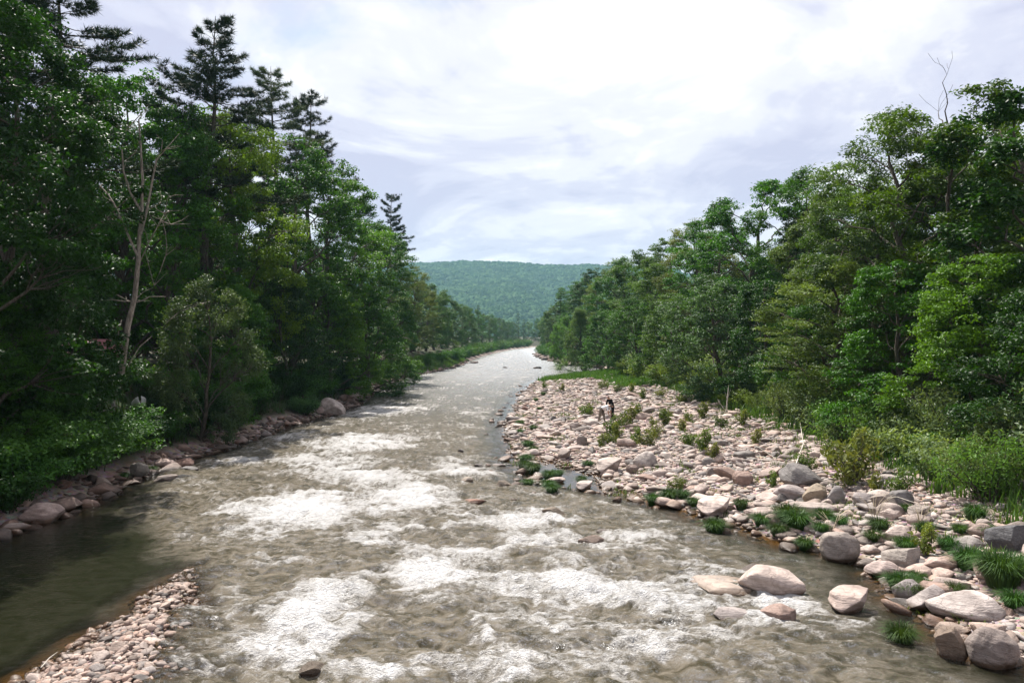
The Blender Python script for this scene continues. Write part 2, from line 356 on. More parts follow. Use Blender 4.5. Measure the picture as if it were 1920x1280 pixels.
hgt = t.math('ADD', t.math('ADD', t.math('MULTIPLY', r1, t.math('MULTIPLY_ADD', ro, 1.1, .02)), t.math('MULTIPLY', r2, t.math('MULTIPLY_ADD', ro, .62, .012))), t.math('MULTIPLY', r3, t.math('MULTIPLY_ADD', ro, .12, .002)))
nrm = bump(t, hgt, 1.0, .20)
body = t.mix(t.step(r1, .3, .7), (.042, .035, .019), (.19, .164, .128))
body = t.mix(t.math('MULTIPLY', ro, .8), (.008, .0095, .004), body)
murk = t.n('ShaderNodeBsdfDiffuse', {0: body}).outputs[0]
clear = t.n('ShaderNodeBsdfTransparent', {0: (.74, .62, .40, 1)}).outputs[0]
under = t.n('ShaderNodeMixShader', {0: t.step(de, .0, .32), 1: clear, 2: murk}).outputs[0]
gl = t.n('ShaderNodeBsdfGlossy', {'Color': (1, 1, 1, 1), 'Roughness': A('gloss'), 'Normal': nrm}).outputs[0]
fr = t.n('ShaderNodeFresnel', {'IOR': 1.33, 'Normal': nrm}).outputs[0]
water = t.n('ShaderNodeMixShader', {0: fr, 1: under, 2: gl}).outputs[0]
fm = t.math('ADD', fa, t.math('MULTIPLY', t.math('SUBTRACT', t.math('ADD', t.math('MULTIPLY', r1, .35), t.math('ADD', t.math('MULTIPLY', r2, .40), t.math('MULTIPLY', r3, .25))), .5), 2.2))
fmask = t.step(fm, .10, .74)
foamsh = pbsdf(t, t.mix(t.step(fm, .1, 1.3), (.36, .335, .30), (.76, .75, .74)), .7, .2, bump(t, t.math('ADD', t.math('MULTIPLY', r1, 1.5), t.math('ADD', r2, t.math('MULTIPLY', r3, .4))), 1.0, .22))
out(t, t.n('ShaderNodeMixShader', {0: fmask, 1: water, 2: foamsh}).outputs[0])
river = kind(ob('river', river_me), 'structure'); river['label'] = 'olive river with white rapids and a calm dark pool'

# ------------------------------------------------------------------ wooded mountain
mx = np.linspace(-900, 1000, 110); my = np.linspace(1250, 3300, 70); MX, MY = np.meshgrid(mx, my)
def ridge(px): return np.interp(px, [500, 640, 790, 870, 950, 1010, 1140, 1260, 1400], [520, 500, 490, 486.5, 489, 492.5, 495, 502, 518])
def mheight(x, y):
    px = 960+x*FPX/2600; top = CAMH+(HORIZ-ridge(px))*2600/FPX
    s = np.clip((y-1300)/1300, 0, 1)
    g = 26*fbm(x/260+.3*s, y/700, 3, 70)*np.sin(np.pi*s)-34*np.exp(-((x-150+(y-1900)*.12)/110)**2)*np.sin(np.pi*s)
    return np.where(y < 2600, 2+(top-12)*(s**1.15)+g, 2+(top-12)-(y-2600)*.08)+5*fbm(x/60, y/60, 2, 71)*sst(y, 1300, 1500)
M_HILL = plain('hill_ground', (.03, .05, .018), .95, .05, .3, .02)
hill = kind(ob('mountain', mesh('mountain', np.stack([MX, MY, mheight(MX, MY)], -1), gridfaces(*MX.shape), M_HILL, True)), 'structure')
rng = np.random.default_rng(5)
cell = 10.5; cxs, cys = np.meshgrid(np.arange(-560, 560, cell), np.arange(1330, 2700, cell*1.25))
keep = np.abs(cxs-0) < cys*.30-60+0*cxs
tx = (cxs+rng.uniform(-4, 4, cxs.shape))[keep]; ty = (cys+rng.uniform(-5, 5, cys.shape))[keep]
tz = mheight(tx, ty); n = len(tx); V0, F0 = ICO[0]
sz = rng.uniform(4.8, 6.8, n)
V = V0[None]*(1+rng.uniform(-.28, .28, (n, len(V0), 1)))*sz[:, None, None]*np.array([1.15, 1.15, .95])+np.stack([tx, ty, tz+sz*.5], -1)[:, None]
F = F0[None]+(np.arange(n)*len(V0))[:, None, None]
tint = np.repeat(np.clip(.45+.45*pn(tx/70, ty/90, 9)+rng.normal(0, .10, n), 0, 1), len(V0))
wood = kind(ob('hillside_forest', mesh('hillside_forest', V.reshape(-1, 3), F.reshape(-1, 3), leaf_mat('far_canopy', .1, .1, .8), False, {'tint': tint}), color=(.034, .084, .020)), 'stuff')
wood['label'] = 'blue green forest covering the distant mountain'

# ------------------------------------------------------------------ foliage machinery
def rand_unit(rng, n):
    v = rng.normal(size=(n, 3)); return v/(np.linalg.norm(v, axis=1)[:, None]+1e-9)
def leaves(rng, C, RAD, cnt, size, up=.75, width=.62, tint=None, out_c=None):
    C = np.asarray(C, float); n = len(C)*cnt
    rad = np.repeat(np.broadcast_to(np.asarray(RAD, float), (len(C), 3)), cnt, 0)
    d = rand_unit(rng, n); q = rng.uniform(0, 1, n)**.45
    P = np.repeat(C, cnt, 0)+d*q[:, None]*rad
    N = rand_unit(rng, n)*.75+np.array([0, 0, up])+d*.45; N /= np.linalg.norm(N, axis=1)[:, None]
    a = np.cross(N, rand_unit(rng, n)); a /= np.linalg.norm(a, axis=1)[:, None]+1e-9
    a[:, 2] -= .25; b = np.cross(N, a); b /= np.linalg.norm(b, axis=1)[:, None]+1e-9
    s = (size*rng.uniform(.65, 1.3, n))[:, None]
    V = np.stack([P-a*s*.5, P+b*s*width*.5+N*s*.10, P+a*s*.55, P-b*s*width*.5+N*s*.10], 1).reshape(-1, 3)
    k = np.arange(n)[:, None]*4
    F = np.concatenate([k+np.array([[0, 1, 2]]), k+np.array([[0, 2, 3]])])
    tc = np.repeat(np.asarray(tint if tint is not None else rng.uniform(.2, .8, len(C))), cnt)
    T = np.repeat(np.clip(tc+rng.normal(0, .16, n), 0, 1), 4)
    return V, F, T
def curve3(p, q, sag, n, rng, wob):
    t_ = np.linspace(0, 1, n)[:, None]; P = p*(1-t_)+q*t_; P[:, 2] += (sag*4*t_*(1-t_))[:, 0]
    L = np.linalg.norm(q-p); P[1:-1] += rng.normal(0, wob*L, (n-2, 3)); return P

def broadleaf(seed, Ht, Rc, base=.22, lobes=18, per=22, cnt=56, leaf=.25, clump=.62, shape='round', flat=.5, width=.62, lobe=.42, up=.75, bare_top=0., droop=0., thick=1.0):
    rng = np.random.default_rng(seed); T = Acc(); C = []; RD = []; TI = []
    zs = np.linspace(0, Ht*.82, 9); tr = np.stack([np.cumsum(rng.normal(0, Ht*.014, 9)), np.cumsum(rng.normal(0, Ht*.014, 9)), zs], -1); tr[0, :2] = 0
    r0 = (Ht*.014+.03)*thick; rad = r0*(1-zs/(Ht*1.0))**.8; rad[0] *= 1.35
    T.add(*tube(tr, rad, 7)); at = lambda z: np.array([np.interp(z, zs, tr[:, 0]), np.interp(z, zs, tr[:, 1]), z])
    for i in range(lobes):
        v = min(1, (i+.5+rng.uniform(-.3, .3))/lobes); z = Ht*(base+(1-base)*v*.95)
        prof = {'round': math.sin(math.pi*(.2+.72*v))**.6, 'cone': (1-v)**.8+.06, 'vase': .3+.72*math.sin(math.pi*(.12+.7*v)), 'column': .8+.3*math.sin(math.pi*v), 'low': (1-v)**.4+.05}[shape]
        az = i*2.39996+rng.uniform(-.5, .5); rl = Rc*lobe*rng.uniform(.7, 1.25)*(.55+.45*prof); r_ = max(0, Rc*prof*rng.uniform(.8, 1.12)-rl*.75)*(i < lobes-1)
        ax = at(min(z, zs[-1])); c = np.array([ax[0]+math.cos(az)*r_, ax[1]+math.sin(az)*r_, z-rl*.25*(v > .8)-droop*r_*.3])
        st = at(max(Ht*base*.6, min(zs[-1], z-r_*.75-rl*.4))); lr = max(.02, r0*.5*(1-.6*v)); bt = min(1, .7+.3*rng.uniform())
        br = curve3(st, c, r_*.06, 6, rng, .035); T.add(*tube(br, np.linspace(lr, lr*.35, 6), 5))
        if bare_top and v > 1-bare_top:
            for k in range(4):
                e = c+np.array([rng.normal(0, .8), rng.normal(0, .8), rng.uniform(.6, 1.5)])*Rc*.28; T.add(*tube(curve3(c, e, 0, 4, rng, .05), np.linspace(lr*.22, .008, 4), 3))
            continue
        tb = np.clip(.5+rng.normal(0, .16), .1, .9); out_ = np.array([math.cos(az), math.sin(az), .35])
        d = rand_unit(rng, per*4); sc = d@out_*.8+rng.uniform(-.5, .9, per*4); d = d[np.argsort(-sc)[:per]]
        for j, dj in enumerate(d):
            cc = c+dj*rl*rng.uniform(.55, 1.08)*np.array([1, 1, .82]); rr_ = clump*rng.uniform(.65, 1.3)
            C.append(cc); RD.append((rr_, rr_, rr_*flat)); TI.append(np.clip(tb+rng.normal(0, .13), 0, 1))
            if j % 3 == 0: T.add(*tube(curve3(c+(br[-2]-c)*rng.uniform(0, 1), cc, 0, 4, rng, .05), np.linspace(lr*.3, .012, 4), 3))
    V, F, A_ = leaves(rng, C, RD, cnt, leaf, up, width, TI)
    return T.mesh('trunk', M_BARK), mesh('crown', V, F, M_LEAF, False, {'tint': A_})

def needles(rng, P, D, cnt, ln, wd, spread=.8, tint=None):
    P = np.repeat(P, cnt, 0); D = np.repeat(D, cnt, 0); n = len(P)
    d = D+rand_unit(rng, n)*spread; d /= np.linalg.norm(d, axis=1)[:, None]
    s = np.cross(d, rand_unit(rng, n)); s /= np.linalg.norm(s, axis=1)[:, None]+1e-9
    L = (ln*rng.uniform(.6, 1.15, n))[:, None]
    V = np.stack([P-s*wd, P+s*wd, P+d*L], 1).reshape(-1, 3); F = np.arange(n*3).reshape(-1, 3)
    T = np.repeat(np.clip(np.repeat(tint, cnt)+rng.normal(0, .15, n), 0, 1), 3); return V, F, T
def pine(seed, Ht, Rc, base=.3, whorls=20, cnt=9, gappy=.15, ln=.42, cone=False):
    rng = np.random.default_rng(seed); T = Acc(); PP = []; DD = []; TI = []
    zs = np.linspace(0, Ht, 10); tr = np.stack([np.cumsum(rng.normal(0, Ht*.004, 10)), np.cumsum(rng.normal(0, Ht*.004, 10)), zs], -1); tr[0, :2] = 0
    r0 = Ht*.012+.04; T.add(*tube(tr, r0*(1-zs/Ht*.96), 7))
    for i in range(whorls):
        v = (i+rng.uniform(-.2, .2))/whorls; z = Ht*(base+(1-base)*v*.97)
        p0 = np.array([np.interp(z, zs, tr[:, 0]), np.interp(z, zs, tr[:, 1]), z])
        for k in range(rng.integers(4, 7)):
            if rng.uniform() < gappy: continue
            az = rng.uniform(0, 6.283); L = Rc*((1-v)**(.85 if cone else .5)*(.85+.25*math.sin(v*11+seed))+.05)*rng.uniform(.6, 1.15); el = R(-4+(20 if cone else 48)*v*v+rng.uniform(-8, 8))
            q = p0+np.array([math.cos(az)*math.cos(el), math.sin(az)*math.cos(el), math.sin(el)])*L
            br = curve3(p0, q, -L*.05, 5, rng, .02); br[-1, 2] += .08*L; T.add(*tube(br, np.linspace(r0*.22*(1.1-v), .012, 5), 3))
            tb = rng.uniform(.25, .75)
            for j in range(max(6, int(L*6.0))):
                f = min(.995, .25+.75*rng.uniform()**.8); o = np.array([np.interp(f*4, range(5), br[:, c_]) for c_ in range(3)])
                sd_ = rng.choice([-1, 1]); a2 = az+sd_*rng.uniform(.2, 1.0); l2 = rng.uniform(.15, .36)*L*(1.2-f)+.12
                e = o+np.array([math.cos(a2), math.sin(a2), .28])*l2
                for g in np.linspace(.35, 1, max(2, int(l2/.28))):
                    PP.append(o+(e-o)*g+rng.normal(0, .04, 3)); dd = np.array([math.cos(a2), math.sin(a2), .75]); DD.append(dd/np.linalg.norm(dd)); TI.append(tb)
    V, F, A_ = needles(rng, np.array(PP), np.array(DD), cnt, ln, .022, 1.0, np.array(TI))
    return T.mesh('trunk', M_BARK), mesh('crown', V, F, M_NEEDLE, False, {'tint': A_})

def bush(seed, Hb, Rb, stems=12, cnt=26, leaf=.11, clump=.28, flat=.75, width=.55, up=.6, arch=.3, per=6):
    rng = np.random.default_rng(seed); T = Acc(); C = []; RD = []; TI = []
    for i in range(stems):
        az = i*2.4+rng.uniform(-.6, .6); rr_ = Rb*rng.uniform(.15, 1.0)**.7; hh_ = Hb*rng.uniform(.6, 1.05)*(1-.35*(rr_/Rb)**2)
        p = np.array([math.cos(az), math.sin(az), 0])*Rb*.12; q = np.array([math.cos(az)*rr_, math.sin(az)*rr_, hh_])
        br = curve3(p, q, arch*Hb*.35, 5, rng, .03); T.add(*tube(br, np.linspace(.012*Hb+.006, .004, 5), 3))
        tb = rng.uniform(.2, .8)
        for k in range(per):
            f = .25+.75*(k+rng.uniform())/per; o = np.array([np.interp(min(f, .99)*4, range(5), br[:, c_]) for c_ in range(3)])
            C.append(o+rng.normal(0, .5, 3)*clump*np.array([1, 1, .5])); k_ = clump*rng.uniform(.7, 1.3); RD.append((k_, k_, k_*flat)); TI.append(np.clip(tb+rng.normal(0, .15), 0, 1))
    C = np.array(C); C[:, 2] = np.maximum(C[:, 2], .06)
    V, F, A_ = leaves(rng, C, RD, cnt, leaf, up, width, TI)
    return T.mesh('stem', M_BARK), mesh('foliage', V, F, M_LEAF, False, {'tint': A_})
def tussock(seed, n=230, Rb=.40, Hb=.36, wd=.0055):
    rng = np.random.default_rng(seed); az = rng.uniform(0, 6.283, n); r_ = Rb*.35*rng.uniform(0, 1, n)**.5; ln = Hb*rng.uniform(.6, 1.2, n); le = rng.uniform(.1, 1.15, n)
    d = np.stack([np.cos(az), np.sin(az), np.zeros(n)], -1); s = np.stack([-np.sin(az), np.cos(az), np.zeros(n)], -1)*wd
    b0 = d*r_[:, None]; z = np.array([0, 0, 1.0])
    m1 = b0+d*(ln*.35*le)[:, None]+z*(ln*.75)[:, None]; tp = b0+d*(ln*.85*le)[:, None]+z*(ln*(1.05-.45*le))[:, None]
    V = np.stack([b0-s, b0+s, m1+s*.8, m1-s*.8, tp], 1).reshape(-1, 3); k = np.arange(n)[:, None]*5
    F = np.concatenate([k+np.array([[0, 1, 2]]), k+np.array([[0, 2, 3]]), k+np.array([[3, 2, 4]])])
    return mesh('sedge_tussock', V, F, M_BLADE, False, {'tint': np.repeat(np.clip(rng.normal(.5, .22, n), 0, 1), 5)})

TREES = {
    'maple_a': broadleaf(1, 20, 5.3, .08, 22, 26, 76, .195, .66, 'round', .52, .62, .46), 'maple_b': broadleaf(2, 20, 5.6, .08, 22, 26, 76, .20, .68, 'round', .5, .62, .46),
    'oak': broadleaf(3, 20, 5.4, .10, 20, 26, 78, .19, .66, 'round', .6, .62, .46), 'ash': broadleaf(4, 20, 5.0, .10, 22, 24, 66, .205, .72, 'round', .5, .45, .46, .8, 0, .2),
    'sparse': broadleaf(5, 20, 4.8, .26, 14, 24, 74, .20, .62, 'vase', .5, .6, .38), 'column': broadleaf(6, 20, 3.0, .02, 26, 18, 62, .21, .6, 'column', .8, .62, .5),
    'low_a': broadleaf(7, 10, 3.9, .02, 20, 24, 56, .15, .5, 'low', .4, .6, .42), 'low_b': broadleaf(8, 10, 3.5, .02, 20, 24, 56, .145, .48, 'round', .6, .6, .44),
    'willow': broadleaf(9, 10, 3.2, .02, 26, 18, 56, .15, .42, 'cone', .8, .35, .4), 'skinny': broadleaf(10, 20, 3.4, .28, 16, 16, 56, .20, .55, 'vase', .5, .5, .42, .75, .12, 0., .5),
    'pine_a': pine(21, 30, 5.0, .5, 22, 16, .05, .46), 'pine_b': pine(22, 30, 4.6, .56, 20, 15, .06, .46), 'pine_c': pine(23, 30, 4.4, .56, 19, 16, .08, .46),
    'spruce': pine(24, 20, 3.4, .06, 26, 8, .05, .36, True),
}
BASEH = {k: (30 if k.startswith('pine') else 10 if k in ('low_a', 'low_b', 'willow') else 20) for k in TREES}
TR = np.random.default_rng(77)
GREEN, DEEP, YEL, OLIVE, LIME, PINE_, GREY = (.036, .114, .008), (.017, .057, .006), (.092, .165, .010), (.052, .112, .009), (.064, .158, .009), (.016, .034, .011), (.060, .100, .040)  # DEEP: leaf green darkened so the colour carries shade under the crowns
def tree(k, x, y, Ht, col, label, group=None, wide=1.0, name=None, cat='tree', sink=.15):
    Ht = Ht-H(x, y); tm, cm = TREES[k]; s = Ht/BASEH[k]          # Ht: height of the top above the river
    e = ob(name or {'p': 'pine_tree', 's': 'tree'}.get(k[0] if k.startswith('pine') else '', 'tree') if k != 'spruce' else 'spruce_tree', None, None, (x, y, H(x, y)-sink), (0, 0, TR.uniform(0, 6.28)), (s*wide, s*wide, s))
    jit = TR.uniform(.88, 1.14); jr = TR.uniform(.93, 1.08)
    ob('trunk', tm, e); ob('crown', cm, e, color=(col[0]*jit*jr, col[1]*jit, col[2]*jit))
    return tag(e, label, cat, group)
def tpx(k, px, D, Ht, col, label, **kw): return tree(k, (px-960)*D/FPX, D, Ht, col, label, **kw)

# left bank, near to far
GL, GRB = 'trees along the left bank', 'trees along the right bank'
tpx('pine_a', 95, 41, 27.5, PINE_, 'tall dark pine cut off by the top edge at the left', group=GL, wide=1.25)
tpx('pine_b', -30, 36, 25, PINE_, 'pine at the left edge of the picture reaching out of frame', group=GL, wide=1.1)
tpx('pine_a', 390, 56, 29.5, PINE_, 'tall full white pine rising highest behind the dead tree', group=GL, wide=1.25)
tpx('pine_b', 503, 76, 33, (.045, .075, .030), 'thin open pine between the tall full pine and the bent pine', group=GL, wide=1.15)
tpx('pine_c', 583, 92, 35.3, PINE_, 'ragged dark pine leaning over the pale yellow tree', group=GL, wide=1.1)
tpx('pine_c', 735, 152, 34.5, PINE_, 'lone pine standing above the left trees nearest the mountain', group=GL, wide=1.05)
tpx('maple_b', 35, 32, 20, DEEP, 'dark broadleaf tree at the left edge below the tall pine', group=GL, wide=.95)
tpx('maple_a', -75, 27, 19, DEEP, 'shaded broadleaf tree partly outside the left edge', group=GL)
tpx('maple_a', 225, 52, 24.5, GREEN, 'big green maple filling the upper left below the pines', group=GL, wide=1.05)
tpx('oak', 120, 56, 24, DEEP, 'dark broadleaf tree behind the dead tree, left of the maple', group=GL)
tpx('maple_b', 335, 53, 22, GREEN, 'green broadleaf tree just right of the dead tree', group=GL, wide=.9)
tpx('oak', 455, 61, 24.0, YEL, 'pale yellow-green tree with dark bare limbs on the left bank', group=GL, wide=.95)
tpx('maple_a', 395, 66, 25.5, LIME, 'bright green tree filling the gap behind the yellow-green one', group=GL)
tpx('maple_a', 545, 72, 24.5, GREEN, 'full green tree right of the pale yellow-green tree', group=GL, wide=1.1)
tpx('maple_b', 615, 84, 25.5, LIME, 'sunlit green tree bulging over the left bank in midstream view', group=GL, wide=1.1)
tpx('oak', 668, 104, 25.5, GREEN, 'green tree left of the lone far pine', group=GL, wide=1.1)
tpx('maple_a', 706, 124, 24, OLIVE, 'olive-green tree right below the lone far pine', group=GL, wide=1.1)
tpx('ash', 770, 150, 20.5, (.100, .150, .035), 'pale feathery tree at the left end of the mountain view', group=GL)
tpx('low_b', 375, 42, 9.6, (.060, .098, .042), 'silvery-leaved small tree right of the dead trunk', group=GL, wide=.8)
tpx('low_a', 690, 82, 12, GREEN, 'low spreading tree over the eroded bank beyond the pale boulder', group=GL, wide=1.1)
tpx('low_a', 620, 72, 12.5, LIME, 'bright low tree overhanging the left bank near the round bush', group=GL, wide=1.0)
tpx('low_b', 555, 62, 11, DEEP, 'shaded low tree behind the round bush', group=GL)
tpx('low_a', 440, 53, 10, GREEN, 'low dark tree between the silvery tree and the round bush', group=GL)
tpx('low_b', 62, 37, 10, DEEP, 'low dark tree left of the dead trunk', group=GL, wide=.95)
tpx('low_a', -10, 29, 8, GREEN, 'low leafy tree hanging in at the left edge', group=GL)
far = [(742, 134, 'low_b', 12), (785, 158, 'maple_b', 18), (806, 172, 'oak', 18.5), (822, 190, 'maple_a', 18), (838, 206, 'willow', 14), (846, 224, 'maple_b', 18.5), (862, 242, 'oak', 18),
       (874, 262, 'maple_a', 17.5), (886, 284, 'low_a', 13), (893, 306, 'maple_b', 18), (905, 330, 'spruce', 21), (915, 352, 'oak', 17.5), (925, 380, 'maple_a', 18), (937, 410, 'maple_b', 17), (948, 440, 'oak', 18), (960, 476, 'maple_a', 17)]
for i, (px, D, k, h) in enumerate(far):
    tpx(k, px-8, D, h, [GREEN, OLIVE, (.044, .110, .018)][i % 3], f'far left-bank {"spruce" if k=="spruce" else "broadleaf tree"}, {ordw(i)} along the water after the lone pine', group='far trees along the left bank', wide=1.25)
for i, (px, D, k, h) in enumerate(sorted([(972, 560, 'spruce', 26), (982, 575, 'spruce', 21), (962, 545, 'maple_a', 18), (992, 590, 'oak', 19), (1003, 600, 'spruce', 20), (1014, 585, 'maple_b', 19), (1028, 590, 'oak', 19), (950, 560, 'oak', 18), (1044, 600, 'maple_a', 19), (1062, 610, 'oak', 19)])):
    tpx(k, px, D, h, DEEP if k == 'spruce' else OLIVE, f'{"conifer" if k=="spruce" else "broadleaf tree"} closing the river bend, {ordw(i)} of its row from the left', group='trees at the river bend', wide=1.2)
for i in range(44):                                  # the wood behind
    D = 26*(1.062**i)+TR.uniform(-1, 1)*3; x = -TR.uniform(27, 46)-(D > 120)*4
    if x/D < -1.15: continue
    x = min(x, float(np.interp(D, YL, XL))-9-TR.uniform(0, 14))
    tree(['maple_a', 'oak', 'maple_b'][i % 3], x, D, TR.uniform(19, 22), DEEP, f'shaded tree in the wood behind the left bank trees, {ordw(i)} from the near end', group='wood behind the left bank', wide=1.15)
# right bank
RT = [('column', 1905, 32, 15.6, DEEP, 'vine-smothered dark tree at the right edge', 1.15), ('skinny', 1835, 37, 18.0, OLIVE, 'tall thin tree with bare twigs above its crown', 1.1),
      ('sparse', 1880, 43, 17.5, YEL, 'yellow-green tree behind the tall thin one at the right edge', 1.1), ('ash', 1705, 43, 17.6, (.056, .108, .030), 'tall feathery ash with drooping sprays on the right bank', 1.1),
      ('sparse', 1790, 45, 17.0, YEL, 'light yellowish tree between the ash and the tall thin tree', 1.0), ('ash', 1620, 50, 15.4, OLIVE, 'olive tree left of the feathery ash', 1.1),
      ('maple_a', 1560, 57, 15.8, (.076, .128, .020), 'yellow-olive dense tree in front of the rounded oak', .95), ('oak', 1525, 68, 19.6, GREEN, 'rounded green tree standing tallest mid right bank', 1.0),
      ('sparse', 1420, 76, 20.6, GREEN, 'open-crowned tree with gaps of sky among its limbs', 1.15), ('spruce', 1478, 62, 14.5, PINE_, 'dark conifer below the open-crowned tree', 1.0), ('spruce', 1640, 60, 18.5, PINE_, 'conifer top peeping out left of the ash', .9),
      ('maple_b', 1350, 88, 18.6, GREEN, 'green broadleaf tree left of the open-crowned tree', 1.05), ('ash', 1300, 99, 20.0, (.125, .160, .035), 'pale straw-coloured tree top against the sky', 1.0),
      ('maple_a', 1265, 108, 18.5, OLIVE, 'olive-green tree below the straw-coloured top', 1.1), ('maple_b', 1215, 124, 19.0, OLIVE, 'broad olive tree halfway to the bend on the right bank', 1.1),
      ('oak', 1172, 142, 19.6, GREEN, 'green tree left of the broad olive tree', 1.1), ('ash', 1150, 156, 20.6, (.095, .145, .035), 'thin pale tree top at the right end of the mountain view', .9), ('maple_a', 1122, 172, 20.0, DEEP, 'dark tree at the right foot of the mountain view', 1.1),
      ('oak', 1098, 196, 20.5, GREEN, 'dark green tree just right of the lone spruce', 1.1), ('spruce', 1050, 232, 20.5, PINE_, 'lone spruce silhouetted on the mountain at right', 1.25),
      ('willow', 1092, 136, 11.5, (.075, .135, .040), 'light green conical willow at the water past the bar', 1.05), ('low_b', 1062, 172, 11, LIME, 'smaller pale willow left of the conical willow', .9),
      ('low_a', 1140, 122, 10.5, GREEN, 'low green tree right of the conical willow', 1.0), ('low_b', 1200, 104, 11.5, GREEN, 'low rounded tree behind the grassy tip of the bar', 1.0), ('low_a', 1265, 84, 11, OLIVE, 'low olive tree above the scrub at mid bar', 1.0),
      ('low_b', 1365, 64, 11.2, (.050, .105, .040), 'leafy mound-shaped tree beside the vine-draped one', 1.15), ('low_a', 1440, 57, 10.4, DEEP, 'dark vine-draped low tree in front of the conifer', .95),
      ('low_b', 1505, 50, 8.5, GREEN, 'small dark tree above the scrub, centre of the right bank', 1.0), ('ash', 1590, 43, 10.5, (.088, .140, .030), 'small ash with pale layered sprays leaning over the scrub', 1.6),
      ('low_a', 1690, 37, 9.8, GREEN, 'leafy low tree right of the pale-sprayed ash', 1.0), ('low_a', 1830, 31, 9.4, LIME, 'bright-leaved low tree near the right edge', .95), ('low_b', 1930, 27, 8, DEEP, 'dark low tree leaving the frame at the right', 1.1)]
for (k, px, D, h, c, lb, wd_) in RT: tpx(k, px, D, h+(1.6 if h > 13.5 else .3), c, lb, group=GRB, wide=wd_*1.12)
for i, (px, D, k, h) in enumerate([(1076, 214, 'maple_b', 20), (1066, 240, 'low_a', 12), (1046, 262, 'oak', 19), (1034, 290, 'maple_a', 18.5), (1030, 300, 'willow', 12), (1024, 325, 'maple_b', 18), (1018, 365, 'oak', 18), (1016, 405, 'spruce', 19), (1022, 450, 'maple_a', 18), (1030, 500, 'oak', 18)]):
    tpx(k, px+9, D, h, [GREEN, DEEP, OLIVE][i % 3], f'far right-bank {"spruce" if k=="spruce" else "broadleaf tree"}, {ordw(i)} along the water after the conical willow', group='far trees along the right bank', wide=1.2)
for i in range(42):
    D = 28*(1.058**i)+TR.uniform(-1, 1)*3; x = max(TR.uniform(27, 44), float(np.interp(D, YB, XB))+10+TR.uniform(0, 14))
    if x/D > 1.1: continue
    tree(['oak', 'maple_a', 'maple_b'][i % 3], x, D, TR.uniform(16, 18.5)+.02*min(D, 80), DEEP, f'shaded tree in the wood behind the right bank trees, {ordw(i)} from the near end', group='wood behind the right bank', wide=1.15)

# dead tree on the left bank, limb by limb
DT = np.random.default_rng(3); acc = Acc(); DD_ = 33.6
LIMBS = [([(227, 700), (233, 655), (240, 610), (253, 557), (259, 494), (262, 437), (266, 405), (268, 337), (264, 270), (261, 225), (276, 206)], .34, .03, 7),
         ([(264, 395), (244, 360), (232, 322), (229, 281), (238, 244), (259, 221), (268, 212)], .12, .02, 5), ([(229, 262), (222, 240), (217, 214)], .04, .015, 4), ([(232, 322), (238, 300)], .03, .01, 4),
         ([(258, 480), (236, 431), (214, 382), (204, 366), (188, 349)], .13, .05, 5), ([(264, 440), (276, 394), (287, 334), (294, 300), (311, 281), (337, 251)], .15, .02, 5), ([(294, 312), (292, 296), (304, 284)], .05, .02, 4),
         ([(262, 492), (279, 456), (296, 424), (309, 401), (318, 395)], .08, .02, 4), ([(296, 424), (320, 421)], .025, .01, 3), ([(255, 567), (268, 563), (281, 556), (311, 556)], .07, .02, 4), ([(289, 535), (300, 510), (311, 479), (313, 460), (311, 441)], .045, .02, 4),
         ([(253, 572), (244, 566), (235, 565)], .04, .015, 4), ([(272, 470), (289, 535)], .03, .02, 3), ([(276, 394), (300, 382), (318, 370)], .03, .01, 3), ([(222, 676), (222, 620), (228, 600)], .07, .04, 4), ([(240, 686), (262, 650), (285, 630)], .05, .02, 4)]
for pts, ra, rb_, kk in LIMBS:
    dy = np.cumsum(DT.normal(0, .25, len(pts)))*(kk < 7)
    P = np.array([((px-960)*DD_/FPX*(1+d/DD_), DD_+d, CAMH+(HORIZ-py)*(DD_+d)/FPX) for (px, py), d in zip(pts, dy)])
    acc.add(*tube(P, np.linspace(ra*.44, rb_*.6, len(P)), kk))
_L = acc.V[:]
for _ in range(46):                              # fine dead twigs on the upper limbs
    v = _L[DT.integers(0, len(_L))]; q = v[DT.integers(len(v)//3, len(v))]
    if q[2] < 7: continue
    d = np.array([DT.normal(0, 1), DT.normal(0, .6), abs(DT.normal(.6, .5))]); d *= DT.uniform(.4, 1.1)/np.linalg.norm(d)
    acc.add(*tube([q, q+d*.5+DT.normal(0, .06, 3), q+d], [.022, .014, .005], 3))
base = np.array([(227-960)*DD_/FPX, DD_, H((227-960)*DD_/FPX, DD_)]); me = acc.mesh('dead_tree', M_DEADBARK)
me.transform(Matrix.Translation(-Vector(base))); e = ob('dead_tree', None, None, base); ob('trunk', me, e)
tag(e, 'bare pale dead tree with forked limbs on the left bank', 'tree')
acc = Acc()
P = np.array([((px-960)*d/FPX, d, CAMH+(HORIZ-py)*d/FPX) for px, py, d in [(384, 600, 43.2), (394, 566, 42), (365, 574, 41), (337, 584, 40.3), (311, 606, 39.8)]])
acc.add(*tube(P, [.07, .06, .045, .035, .012], 5)); acc.add(*tube([P[1], P[1]+(-.6, -.6, -.15), P[1]+(-1.6, -1.2, -.5)], [.035, .025, .01], 4)); acc.add(*tube([P[1], P[1]+(.3, -.5, .45), P[1]+(.9, -.9, .75)], [.03, .02, .008], 4))
tag(ob('dead_branch', acc.mesh('dead_branch', M_DEADBARK)), 'pale bare branch slanting across the silvery-leaved tree', 'branch')
acc = Acc(); b0 = np.array([(716-960)*88/FPX, 88., CAMH+(HORIZ-640)*88/FPX])
